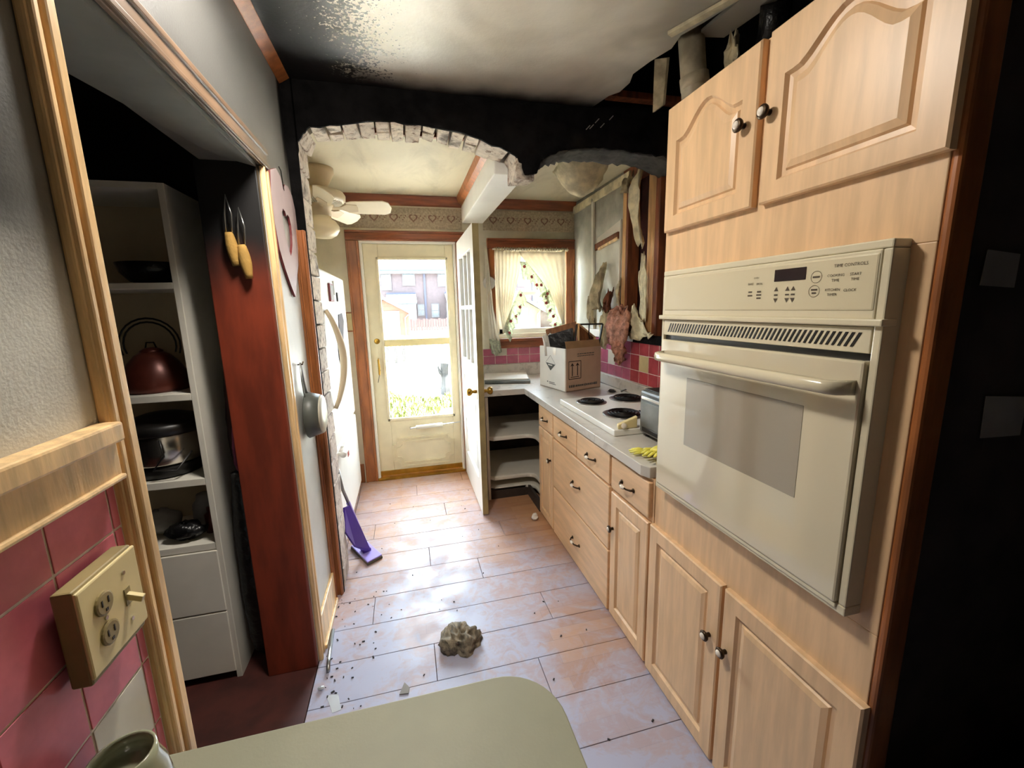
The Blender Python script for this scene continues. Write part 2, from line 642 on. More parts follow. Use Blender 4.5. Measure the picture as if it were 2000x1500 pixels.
def text_mb(st, size, fn):
    """lettering as real mesh: fn maps (u, v) of the text plane to a world point"""
    cu = bpy.data.curves.new('t', 'FONT')
    cu.body = st
    cu.size = size
    cu.align_x = 'CENTER'
    cu.align_y = 'CENTER'
    cu.resolution_u = 2
    o = bpy.data.objects.new('t', cu)
    C.objects.link(o)
    dg = bpy.context.evaluated_depsgraph_get()
    me = o.evaluated_get(dg).to_mesh()
    mb = MB().add([fn(v.co.x, v.co.y) for v in me.vertices], [tuple(p.vertices) for p in me.polygons])
    o.evaluated_get(dg).to_mesh_clear()
    bpy.data.objects.remove(o)
    bpy.data.curves.remove(cu)
    return mb


XL, XR, YB, XW = -0.46, 0.87, 3.72, 1.54
YA0, YA1 = 2.19, 2.40
ZC, ZK = 2.49, 2.40

# ------------------------------------------------------------------ the room shell
floor = struct('floor', MB().box(-1.7, -2.6, -.12, 1.75, YB + .02, -.012), 'subfloor')
# planks: rows 0.2 deep across the room, staggered joints
rows = [0.10 + .2 * i for i in range(18)]
pm = {}


def plank(x0, x1, y0, y1):
    k = (round(x1 - x0, 3), round(y1 - y0, 3))
    c = ((x0 + x1) / 2, (y0 + y1) / 2, -.006)
    if k not in pm:
        pm[k] = B(x0 + .0012, y0 + .0012, -.012, x1 - .0012, y1 - .0012, 0).build('plank', 'plank', floor, bev=.0015)
    else:
        piece(pm[k], floor, c)


offs = [.28, -.40, .02, .62, .20, -.12, .46, .03, .60, -.25, .33, .05, .55, -.3, .2, .5, 0, .4]
for i, y0 in enumerate(rows):
    y1 = min(y0 + .2, YB)
    if y0 >= YB:
        break
    j = offs[i % len(offs)]
    xs = [XL, *[q for q in (j - 1.2, j, j + 1.2) if XL < q < XW], XW]
    for a, b in zip(xs, xs[1:]):
        plank(a, b, y0, y1)
struct('floor_dining', B(-.46, -2.6, -.012, 1.75, .10, 0), 'plank')
struct('floor_closet', B(-1.7, .4, -.012, -.462, 2.1, 0.001), 'closet_floor')
struct('floor_fridge_bay', B(-1.3, YA1, -.012, XL - .002, YB, 0), 'plank')

# ceilings
cl = MB()
hole = [(1.064, 2.016), (1.069, 1.93), (1.045, 1.86), (1.066, 1.757), (1.10, 1.66), (1.085, 1.58), (1.12, 1.50), (1.162, 1.373), (1.162, .9)]
top = [(-1.75, -2.6), (1.75, -2.6), (1.75, .9)] + hole[::-1] + [(1.03, 2.06), (1.00, YA0), (-1.75, YA0)]
cl.prism([(x, y, ZC) for x, y in top], (0, 0, .014))
struct('ceiling', cl, 'ceiling')
struct('ceiling_void', B(-1.75, -2.6, 2.85, 1.75, YA1, 2.9), 'dark')
struct('ceiling_kitchen', B(-1.3, YA1, ZK, XW + .15, YB + .15, ZK + .1), 'kceil')

# left wall with the cupboard opening
lw = MB().box(XL - .17, -2.6, 0, XL, .79, ZC).box(XL - .17, .79, 2.0, XL, 1.735, ZC).box(XL - .17, 1.735, 0, XL, YA0, ZC)
wall_left = struct('wall_left', lw, 'left_wall')
# rear and right walls of the dining end
struct('wall_rear', B(-1.8, -2.7, 0, 1.8, -2.6, 2.85), 'soot')
struct('wall_right_dining', B(1.62, -2.6, 0, 1.75, YA0, 2.85), 'soot')
struct('wall_void_left', B(-1.8, -2.6, ZC, -1.7, YA1, 2.9), 'dark')
# cupboard walls
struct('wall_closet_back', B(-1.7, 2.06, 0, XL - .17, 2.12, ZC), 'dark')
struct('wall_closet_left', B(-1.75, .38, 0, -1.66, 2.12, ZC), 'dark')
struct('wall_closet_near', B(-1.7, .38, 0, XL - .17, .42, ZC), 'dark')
# fridge bay
struct('wall_left_kitchen', B(-1.35, YA1, 0, -1.25, YB, ZK), 'back_wall')
struct('wall_bay_near', B(-1.3, YA1 - .1, 0, -.60, YA1, ZK), 'back_wall')

# back wall with door and window openings
dx0, dx1, dz1 = -.325, .455, 2.055
wx0, wx1, wz0, wz1 = .790, 1.455, 1.225, 2.0
bw = MB()
T = .15
bw.box(-1.35, YB, -.1, dx0, YB + T, 2.6).box(dx0, YB, dz1, dx1, YB + T, 2.6).box(dx1, YB, -.1, wx0, YB + T, 2.6)
bw.box(wx0, YB, -.1, wx1, YB + T, wz0).box(wx0, YB, wz1, wx1, YB + T, 2.6).box(wx1, YB, -.1, XW + .3, YB + T, 2.6)
bw.box(dx0, YB, -.1, dx1, YB + T, -.012)
wall_back = struct('wall_back', bw, 'back_wall')
struct('wall_outer_shell', MB().box(-3.5, YB + T, -.6, dx0 - .04, YB + T + .2, 6).box(dx0 - .04, YB + T, dz1 + .02, dx1 + .04, YB + T + .2, 6)
       .box(dx1 + .04, YB + T, -.6, wx0 - .03, YB + T + .2, 6).box(wx0 - .03, YB + T, wz1 + .03, wx1 + .03, YB + T + .2, 6)
       .box(wx0 - .03, YB + T, -.6, wx1 + .03, YB + T + .2, wz0 - .04).box(wx1 + .03, YB + T, -.6, 3.5, YB + T + .2, 6), 'ext_wall')

# right wall: plaster kept at the far end, studs bare near the oven
rw = MB().box(XW, 2.83, 0, XW + .02, YB, ZK + .05).box(XW, 1.3, 0, XW + .02, 2.83, 1.27)
wall_right = struct('wall_right', rw, 'right_wall')
struct('wall_right_sheathing', B(XW + .10, .5, 0, XW + .14, YB, 2.85), 'lath_red')

# arch wall: black plaster skin, brick ring behind it
A1 = [(-.415, 2.17), (-.41, 2.235), (-.39, 2.275), (-.355, 2.302), (-.235, 2.325), (-.057, 2.345), (.05, 2.35), (.152, 2.348), (.32, 2.323), (.47, 2.282), (.586, 2.245), (.62, 2.20), (.64, 2.15)]
A2 = [(.70, 2.17), (.72, 2.215), (.76, 2.252), (.83, 2.275), (.90, 2.292), (1.0, 2.303), (1.07, 2.308), (1.2, 2.303), (1.32, 2.296), (1.43, 2.285), (1.55, 2.24)]


def dens(P, n):
    out = []
    for a, b in zip(P, P[1:]):
        for k in range(n):
            t = k / n
            out.append((a[0] + (b[0] - a[0]) * t, a[1] + (b[1] - a[1]) * t))
    return out + [P[-1]]


rr = random.Random(3)
a1 = [(x + rr.uniform(-.004, .004), z + rr.uniform(-.006, .006)) for x, z in dens(A1, 3)]
a2 = [(x + rr.uniform(-.004, .004), z + rr.uniform(-.008, .006)) for x, z in dens(A2, 3)]
low = [(XL - .17, 0), (-.415, 0)] + a1 + a2 + [(1.70, 2.2)]
aw = MB()
# front skin as a strip of quads between the lower curve and the ceiling void
for (xa, za), (xb, zb) in zip(low, low[1:]):
    if abs(xb - xa) < 1e-4:
        continue
    lo_ = [(xa, YA0, za), (xb, YA0, zb), (xb, YA0, 2.87), (xa, YA0, 2.87)]
    if xb > xa:
        aw.prism(lo_, (0, .014, 0))
wall_arch = struct('wall_arch', aw, 'soot')
# core of the wall, a little above the brick ring
core = MB()
up1 = [(x, z + .085) for x, z in A1[1:-1]]
pts = [(-.435 - .002, 0), (-.435, 2.25)] + [(x, z + .07) for x, z in A1[2:-1]] + [(.66, 2.30)] + [(x, z + .012) for x, z in A2[1:]] + [(1.70, 2.25)]
for (xa, za), (xb, zb) in zip(pts, pts[1:]):
    if xb - xa > 1e-4:
        core.prism([(xa, YA0 + .014, za), (xb, YA0 + .014, zb), (xb, YA0 + .014, 2.87), (xa, YA0 + .014, 2.87)], (0, YA1 - YA0 - .014, 0))
core.box(XL - .17, YA0 + .014, 0, -.435, YA1, 2.87)
struct('wall_arch_core', core, 'mortar')
# plaster soffit of the second arch
sof = MB()
q = dens(A2, 4)
R3 = [[(x + rr.uniform(-.006, .006), YA0 + .01 + (YA1 - YA0 - .01) * k / 6, z + .008 + rr.uniform(-.01, .008)) for x, z in q] for k in range(7)]
sof.sheet(R3)
sof.build('arch_soffit', 'sootplaster', wall_arch, smooth=True, solid=.01, label='scorched grey plaster under the second arch')

# brick ring: each brick is a piece
def ring_pt(s):
    L = [0]
    for a, b in zip(A1, A1[1:]):
        L.append(L[-1] + math.hypot(b[0] - a[0], b[1] - a[1]))
    s = max(0, min(.9999, s)) * L[-1]
    for i in range(len(A1) - 1):
        if s <= L[i + 1]:
            t = (s - L[i]) / (L[i + 1] - L[i])
            d = Vector((A1[i + 1][0] - A1[i][0], A1[i + 1][1] - A1[i][1])).normalized()
            return Vector((A1[i][0] + (A1[i + 1][0] - A1[i][0]) * t, A1[i][1] + (A1[i + 1][1] - A1[i][1]) * t)), d


NB = 17
for i in range(NB):
    p, d = ring_pt((i + .5) / NB)
    nrm = Vector((-d.y, d.x))
    wl = .0315 + rr.uniform(-.003, .003)
    dp = rr.uniform(-.010, .008)
    for (ya, yb) in (((YA0 + .016, YA1),) if i % 3 else ((YA0 + .016, 2.295), (2.303, YA1))):
        mb = MB()
        ps = []
        for a, b in ((-wl, dp), (wl, dp), (wl * 1.12, .085), (-wl * 1.12, .085)):
            c = p + d * a + nrm * b
            ps.append((c.x, ya, c.y))
        mb.prism(ps, (0, yb - ya, 0))
        mb.jit(.006, i)
        mb.build('brick', 'brick', wall_arch, bev=.005)
# jamb bricks of the left reveal
h = .118
zz = 0.012
k = 0
while zz < 2.17:
    mb = B(-.436, YA0 + .02, zz + .004, -.415 + rr.uniform(-.003, .004), YA1 if k % 2 else YA1 - .003, zz + h - .004).jit(.003, k + 50)
    mb.build('brick', 'brick', wall_arch, bev=.004)
    zz += h
    k += 1
# broken pier stub between the arches
for i, (a, b) in enumerate((((.595, 2.20, 2.13), (.69, 2.30, 2.23)), ((.60, 2.305, 2.15), (.69, 2.395, 2.25)), ((.655, 2.20, 2.20), (.715, 2.36, 2.30)))):
    B(*a, *b).jit(.008, i + 90).build('brick', 'brick', wall_arch, bev=.006)
# scratches on the black plaster above the second arch
for i, (x, z) in enumerate(((1.02, 2.42), (1.05, 2.40), (.97, 2.385), (.99, 2.39), (1.10, 2.44))):
    MB().beam((x, YA0 - .001, z), (x + .022, YA0 - .001, z + .022), .002, .004).build('scratch', 'paper', wall_arch)

# ------------------------------------------------------------------ trims
tn = [0]


def trim(mb, m='trim', bev=.004, **k):
    tn[0] += 1
    return struct('trim_%d' % tn[0], mb, m, bev=bev, **k)


# near casing (left jamb of the cupboard opening): two-step moulding
trim(MB().box(XL, .746, 0, XL + .014, .796, 1.999).box(XL, .750, 0, XL + .020, .764, 1.9985).box(XL, .772, 0, XL + .022, .794, 1.998), 'casing')
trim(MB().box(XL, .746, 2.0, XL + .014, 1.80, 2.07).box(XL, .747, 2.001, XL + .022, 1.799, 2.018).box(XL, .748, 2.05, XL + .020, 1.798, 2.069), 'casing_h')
trim(MB().box(XL, 1.735, 0, XL + .012, 1.80, 1.999).box(XL, 1.737, 0, XL + .018, 1.75, 1.9985).box(XL, 1.78, 0, XL + .016, 1.798, 1.998), 'casing')
trim(MB().box(XL, 2.13, .0, XL + .010, 2.19, 1.86).box(XL, 2.172, 0, -.417, 2.19, 1.86).box(-.432, 2.164, 0, -.420, 2.172, 1.86).box(XL, 2.145, 0, XL + .016, 2.155, 1.86), 'trim')
# jamb lining boards
trim(B(XL - .19, 1.707, 0, XL - .001, 1.735, 2.0), 'redwood')
trim(MB().prism([(XL - .001, .80, 1.985), (XL - .001, 1.707, 1.985), (XL - .08, 1.62, 1.985), (XL - .185, 1.12, 1.985), (XL - .30, .80, 1.985)], (0, 0, .014)), 'grey_lining', bev=0)
# chair rail on the left wall
trim(MB().box(XL, -2.6, 1.246, XL + .022, .742, 1.312).box(XL, -2.6, 1.305, XL + .034, .743, 1.335).box(XL, -2.6, 1.245, XL + .028, .7415, 1.254), 'casing')
# crown at the left wall
trim(MB().prism([(XL, -2.6, 2.462), (XL + .045, -2.6, 2.49), (XL, -2.6, 2.49)], (0, 2.6 + YA0, 0)), 'trim')
# baseboards
struct('baseboard_left', MB().box(XL, 1.80, 0, XL + .014, 2.13, .165).box(XL, 1.80, 0, XL + .024, 2.13, .02), 'casing', bev=.003)
struct('baseboard_back', MB().box(-.55, YB - .018, 0, -.435, YB, .17), 'trim', bev=.004)
# kitchen crown
trim(MB().prism([(-1.25, YB, 2.325), (-1.25, YB - .022, 2.335), (-1.25, YB - .055, 2.40), (-1.25, YB, 2.40)], (1.78, 0, 0)), 'trim_h')
trim(MB().prism([(.70, YB, 2.325), (.70, YB - .022, 2.335), (.70, YB - .055, 2.40), (.70, YB, 2.40)], (.84, 0, 0)), 'trim_h')
trim(MB().prism([(.52, 2.42, 2.335), (.49, 2.42, 2.36), (.475, 2.42, 2.40), (.52, 2.42, 2.40)], (0, YB - 2.45, 0)), 'trim')
trim(B(-.9, YA1 + .002, 2.375, .52, YA1 + .03, 2.40), 'trim_h')
# painted beam between the two ceilings
struct('ceiling_beam', B(.52, YA1 - .02, 2.205, .70, YB, 2.40), 'beam_white', bev=.006)
# door casing
trim(MB().box(-.425, YB - .02, 0, dx0, YB, dz1 - .006).box(-.424, YB - .030, 0, -.405, YB, dz1 - .007).box(-.345, YB - .026, 0, dx0 - .001, YB, dz1 - .008), 'trim')
trim(MB().box(-.425, YB - .02, dz1 - .005, .53, YB, 2.13).box(-.424, YB - .03, 2.11, .529, YB, 2.129).box(-.423, YB - .026, dz1 - .004, .528, YB, dz1 + .012), 'trim_h')
trim(MB().box(dx1, YB - .02, 0, .53, YB, dz1 - .006), 'trim')
# painted door jamb
trim(MB().box(dx0 + .001, YB - .012, 0, dx0 + .022, YB + .149, dz1 - .023).box(dx0 + .001, YB - .012, dz1 - .022, dx1 - .001, YB + .149, dz1 - .001).box(dx1 - .02, YB - .012, 0, dx1 - .001, YB + .149, dz1 - .023), 'white')
trim(B(dx0, YB - .03, 0, dx1, YB + .12, .022), 'brass', bev=.004)
# window casing
trim(MB().box(.725, YB - .02, wz0 - .007, wx0, YB, wz1 - .001).box(.726, YB - .03, wz0 - .006, .742, YB, wz1 - .002), 'trim')
trim(MB().box(wx1, YB - .02, wz0 - .007, XW - .002, YB, wz1 - .001).box(XW - .025, YB - .03, wz0 - .006, XW - .003, YB, wz1 - .002), 'trim')
trim(MB().box(.725, YB - .02, wz1, XW - .002, YB, 2.085).box(.726, YB - .03, 2.066, XW - .003, YB, 2.084), 'trim_h')
trim(MB().box(.725, YB - .03, 1.13, XW - .002, YB, wz0 - .036).box(.725, YB - .05, wz0 - .035, XW - .002, YB, wz0 - .008), 'trim_h')

# wallpaper border with printed hearts
def heart2(n=28):
    out = []
    for i in range(n):
        t = 2 * PI * i / n
        out.append((16 * math.sin(t) ** 3 / 16, (13 * math.cos(t) - 5 * math.cos(2 * t) - 2 * math.cos(3 * t) - math.cos(4 * t)) / 16))
    return out


for (a, b) in ((-.9, .52), (.70, XW - .002)):
    t_ = trim(B(a, YB - .003, 2.15, b, YB, 2.315), 'border', bev=0)
    x = a + .09
    i = 0
    while x < b - .05:
        hp = heart2()
        mb = MB()
        for s0 in (.036,):
            outer = [(x + u * s0, YB - .0045, 2.235 + v * s0) for u, v in hp]
            inner = [(x + u * s0 * .62, YB - .0045, 2.237 + v * s0 * .62) for u, v in hp]
            n = len(hp)
            mb.add(outer + inner, [(j, (j + 1) % n, n + (j + 1) % n, n + j) for j in range(n)])
        mb.build('heart_print', 'heart_print', t_)
        mb = MB()
        for j in range(5):
            mb.obox((x + .07 + .012 * (j - 2), YB - .0045, 2.235 + .018 * math.sin(j * 2.1)), (.008, .001, .012), Matrix.Rotation(j * .7, 3, 'Y'))
        mb.build('vine_print', 'heart_print', t_)
        x += .155

# ------------------------------------------------------------------ left wall tiles (wainscot)
tb = struct('trim_wainscot', B(XL, -.6, 0, XL + .004, .746, 1.245), 'grout')
proto = {}


def tile_x(parent, x, ya, yb, za, zb, m, side=1, th=.0016):
    g_ = .0022
    key = (round(yb - ya, 3), round(zb - za, 3), m, side)
    c = (x + side * th / 2, (ya + yb) / 2, (za + zb) / 2)
    if key in proto:
        piece(proto[key], parent, c)
    else:
        a, b = sorted((x, x + side * th))
        proto[key] = B(a, ya + g_, za + g_, b, yb - g_, zb - g_).build('tile', m, parent, bev=.0006)


for i in range(6):
    yb = .725 - .115 * i
    zr = [1.245, 1.167, 1.048, .929, .81, .69]
    for j in range(5):
        m = 'tile'
        if (i, j) in ((0, 3), (3, 2)):
            m = 'tile_white'
        tile_x(tb, XL + .004, yb - .115, yb, zr[j + 1], zr[j], m)
for j in range(5):
    zr = [1.245, 1.167, 1.048, .929, .81, .69]
    tile_x(tb, XL + .004, .725, .744, zr[j + 1], zr[j], 'tile')

# back wall tiles and right wall tiles
tb2 = struct('trim_back_tiles', B(.53, YB - .004, .96, XW - .002, YB, 1.13), 'grout')
pb = {}


def tile_y(parent, y, xa, xb, za, zb, m):
    key = (round(xb - xa, 3), round(zb - za, 3), m)
    c = ((xa + xb) / 2, y - .0008, (za + zb) / 2)
    if key in pb:
        piece(pb[key], parent, c)
    else:
        pb[key] = B(xa + .0022, y - .0016, za + .0022, xb - .0022, y, zb - .0022).build('tile', m, parent, bev=.0006)


for i in range(9):
    xa = .553 + .109 * i
    for j, (za, zb) in enumerate(((.985, 1.062), (1.062, 1.128))):
        tile_y(tb2, YB - .004, xa, xa + .109, za, zb, 'tile_white' if (i, j) == (2, 1) else 'tile_pink')
tb3 = struct('trim_right_tiles', B(XW - .004, 1.35, .95, XW, 3.7, 1.27), 'grout')
for i in range(20):
    yb = 3.70 - .115 * i
    for j, (za, zb) in enumerate(((.955, 1.04), (1.04, 1.150), (1.150, 1.238))):
        m = 'tile_pink' if yb > 2.75 else 'tile_red'
        if (i, j) == (6, 1):
            m = 'tile_white'
        if (i, j) == (10, 1):
            m = 'tile_yellow'
        tile_x(tb3, XW - .004, yb - .115, yb, za, zb, m, side=-1)
struct('trim_backsplash', MB().box(.53, YB - .03, .875, XW, YB - .005, .985).box(XW - .03, 1.36, .875, XW - .005, YB - .03, .955), 'counter', bev=.004)
trim(B(XW - .03, 2.86, 1.24, XW + .01, 3.70, 1.30), 'white')
trim(B(XW - .015, 1.36, 1.238, XW + .10, 2.62, 1.29).jit(.008, 4), 'soot')

# studs of the burnt right wall
def stud(ya, yb, m, x0=XW - .005, z1=2.4, z0=1.27):
    trim(B(x0, ya, z0, x0 + .09, yb, z1), m)


stud(2.775, 2.825, 'stud', z1=2.36)
stud(2.745, 2.775, 'stud_dark', z1=2.3)
stud(2.42, 2.50, 'stud', z1=2.33)
stud(2.37, 2.42, 'stud_dark', z1=2.35)
stud(2.05, 2.10, 'stud_dark')
trim(B(XW - .004, 2.36, 2.33, XW + .09, 2.83, 2.41), 'stud_dark')
# white battens on the kept plaster and a ceiling-line strip
trim(MB().beam((XW - .012, 3.70, 2.33), (XW - .012, 2.72, 2.345), .02, .06), 'torn_light')
trim(MB().beam((XW - .012, 3.30, 2.34), (XW - .012, 3.27, 1.30), .035, .02, (1, 0, 0)), 'white')
trim(MB().beam((XW - .012, 2.835, 2.08), (XW - .012, 2.842, 1.3), .014, .016, (1, 0, 0)), 'white')
trim(MB().beam((XW - .014, 3.24, 1.95), (XW - .014, 2.86, 1.985), .02, .05), 'stud_dark')
trim(MB().beam((XW - .016, 3.18, 1.93), (XW - .016, 2.86, 1.965), .02, .02), 'casing')
trim(MB().prism([(XW - .006, 3.23, 2.02), (XW - .006, 2.845, 2.09), (XW - .006, 2.845, 1.98), (XW - .006, 3.23, 1.95)], (.006, 0, 0)), 'white', bev=0)

# ------------------------------------------------------------------ storm door (door_1)
d1 = bpy.data.objects.new('door_1', None)
C.objects.link(d1)
d1.location = (.07, YB + .05, 0)
ORG[d1.name] = Vector(d1.location)
d1['kind'] = 'structure'
d1['label'] = 'cream storm door with two tall glass panes'
y0, y1 = YB + .03, YB + .07
gx0, gx1 = -.185, .365
fr = MB().box(-.303, y0, .06, gx0, y1, 2.033).box(gx1, y0, .06, .433, y1, 2.033).box(gx0, y0, 1.915, gx1, y1, 2.033).box(gx0, y0, .06, gx1, y1, .535)
fr.build('door_frame', 'door_cream', d1, bev=.004)
MB().box(gx0, y0 - .008, 1.185, gx1, y1, 1.245).build('mid_rail', 'ivory', d1, bev=.004)
mo = MB()
for (a, b, c, d) in ((gx0 - .02, 1.905, gx1 + .02, 1.925), (gx0 - .02, .525, gx1 + .02, .55)):
    mo.box(a, y0 - .012, b, c, y0, d)
mo.box(gx0 - .02, y0 - .012, .525, gx0, y0, 1.925).box(gx1, y0 - .012, .525, gx1 + .02, y0, 1.925)
mo.build('glazing_bead', 'door_cream', d1, bev=.003)
B(gx0, y0 + .012, .535, gx1, y0 + .016, 1.185).build('pane', 'glass', d1)
B(gx0, y0 + .018, 1.245, gx1, y0 + .022, 1.915).build('pane', 'glass', d1)
# embossed panel with notched corners
def notched(a, b, c, d, r):
    return [(a + r, c), (b - r, c), (b - r, c + r * .55), (b - r * .55, c + r), (b, c + r), (b, d - r), (b - r * .55, d - r), (b - r, d - r * .55), (b - r, d), (a + r, d), (a + r, d - r * .55), (a + r * .55, d - r), (a, d - r), (a, c + r), (a + r * .55, c + r), (a + r, c + r * .55)]


for ins, pr in ((0, .014), (.032, .012)):
    P1 = notched(-.185 + ins, .375 - ins, .095 + ins, .365 - ins, .055)
    P2 = notched(-.185 + ins + .009, .375 - ins - .009, .095 + ins + .009, .365 - ins - .009, .055)
    n = len(P1)
    mb = MB()
    for k in range(n):
        a, b, c, d = P1[k], P1[(k + 1) % n], P2[(k + 1) % n], P2[k]
        mb.prism([(a[0], y0 - pr, a[1]), (b[0], y0 - pr, b[1]), (c[0], y0 - pr, c[1]), (d[0], y0 - pr, d[1])], (0, pr + .002, 0))
    mb.build('embossed_moulding', 'door_cream', d1)
B(-.303, y0 - .006, .025, .433, y1, .07).build('kick_strip', 'brass', d1, bev=.003)
MB().lathe([(.0, -.02), (.022, -.018), (.024, -.004), (.016, .0)], (-.245, y0 - .004, 1.235), 16, (0, -1, 0)).build('deadbolt', 'brass', d1, smooth=True)
MB().tube([(-.245, y0, 1.085), (-.245, y0 - .035, 1.075), (-.242, y0 - .045, 1.02), (-.244, y0 - .04, .96), (-.246, y0, .94)], [.006, .008, .009, .008, .006], 8).build('door_handle', 'brass', d1, smooth=True)
MB().tube([(-.235, y0 - .012, .99), (-.262, y0 - .016, .88)], .0025, 6).build('handle_cord', 'black', d1)
cl_ = MB().lathe([(.016, 0), (.018, .003), (.018, .232), (.016, .235)], (.03, y0 - .05, .462), 14, (1, 0, .03))
cl_.build('closer_cylinder', 'white', d1, smooth=True)
MB().tube([(.26, y0 - .05, .469), (.425, y0 - .045, .478)], .004, 6).build('closer_rod', 'chrome', d1)
MB().tube([(-.02, y0, .455), (-.02, y0 - .05, .455), (.03, y0 - .05, .461)], .005, 6).build('closer_bracket', 'chrome', d1)

# ------------------------------------------------------------------ open inner door (door_2)
d2 = bpy.data.objects.new('door_2', None)
C.objects.link(d2)
d2.location = (.48, 3.25, 0)
ORG[d2.name] = Vector(d2.location)
d2['kind'] = 'structure'
d2['label'] = 'white half-glazed inner door swung open against the counter'
xa, xb = .455, .497
ya, yb = 2.80, 3.66
sx = .125
wd = MB().box(xa, ya, .012, xb, ya + sx, 2.035).box(xa, yb - sx, .012, xb, yb, 2.035)
wd.box(xa, ya + sx, 1.89, xb, yb - sx, 2.035).box(xa, ya + sx, .95, xb, yb - sx, 1.09).box(xa, ya + sx, .012, xb, yb - sx, .25)
wd.box(xa, ya + sx, .575, xb, yb - sx, .655)
wd.build('door_frame', 'white_gloss', d2, bev=.003)
for z0, z1 in ((.25, .575), (.655, .95)):
    MB().box(xa + .012, ya + sx, z0, xb - .012, yb - sx, z1).build('panel', 'white_gloss', d2)
    mb = MB()
    mb.prism([(xa + .012, ya + sx + .05, z0 + .05), (xa + .012, yb - sx - .05, z0 + .05), (xa + .012, yb - sx - .05, z1 - .05), (xa + .012, ya + sx + .05, z1 - .05)], (-.008, 0, 0))
    mb.build('raised_field', 'white_gloss', d2, bev=.006)
MB().box(xa + .006, ya + sx, 1.485, xb - .006, yb - sx, 1.515).build('glazing_bar', 'white_gloss', d2, bev=.004)
for k in (1, 2):
    yy = ya + sx + (yb - ya - 2 * sx) * k / 3
    MB().box(xa + .006, yy - .014, 1.09, xb - .006, yy + .014, 1.89).build('glazing_bar', 'white_gloss', d2, bev=.004)
B(xa + .019, ya + sx, 1.09, xa + .022, yb - sx, 1.89).build('pane', 'glass', d2)
B(xa + .0005, ya - .001, .012, xb - .0005, ya + .001, 2.03).build('door_edge', 'ivory_shade', d2)
kn = [(.012, 0), (.012, .022), (.010, .03), (.024, .04), (.029, .052), (.026, .066), (.012, .072)]
MB().lathe(kn, (xa, ya + .065, .915), 18, (-1, 0, 0)).build('door_knob', 'brass', d2, smooth=True)
MB().lathe(kn, (xb, ya + .065, .915), 18, (1, 0, 0)).build('door_knob', 'brass', d2, smooth=True)
B(xa - .003, ya + .04, .86, xa, ya + .09, .97).build('knob_plate', 'brass', d2, bev=.002)

# ------------------------------------------------------------------ window_1
w1 = bpy.data.objects.new('window_1', None)
C.objects.link(w1)
w1.location = (1.12, YB + .05, 1.22)
ORG[w1.name] = Vector(w1.location)
w1['kind'] = 'structure'
w1['label'] = 'double-hung kitchen window with white sashes'
f = MB().box(wx0, YB + .02, wz0, wx0 + .035, YB + .12, wz1).box(wx1 - .035, YB + .02, wz0, wx1, YB + .12, wz1).box(wx0, YB + .02, wz1 - .03, wx1, YB + .12, wz1).box(wx0, YB + .01, wz0 - .005, wx1, YB + .12, wz0 + .03)
f.build('window_frame', 'white', w1, bev=.003)
s_ = MB().box(wx0 + .035, YB + .04, wz0 + .03, wx1 - .035, YB + .07, wz0 + .075).box(wx0 + .035, YB + .04, 1.60, wx1 - .035, YB + .07, 1.635)
s_.box(wx0 + .035, YB + .04, wz0 + .03, wx0 + .07, YB + .07, 1.635).box(wx1 - .07, YB + .04, wz0 + .03, wx1 - .035, YB + .07, 1.635)
s_.build('lower_sash', 'white', w1, bev=.003)
s_ = MB().box(wx0 + .035, YB + .075, 1.60, wx1 - .035, YB + .10, 1.64).box(wx0 + .035, YB + .075, 1.60, wx0 + .07, YB + .10, wz1 - .03).box(wx1 - .07, YB + .075, 1.60, wx1 - .035, YB + .10, wz1 - .03).box(wx0 + .035, YB + .075, wz1 - .07, wx1 - .035, YB + .10, wz1 - .03)
s_.build('upper_sash', 'white', w1, bev=.003)
B(wx0 + .07, YB + .053, wz0 + .075, wx1 - .07, YB + .056, 1.60).build('pane', 'glass', w1)
B(wx0 + .07, YB + .086, 1.64, wx1 - .07, YB + .089, wz1 - .07).build('pane', 'glass', w1)

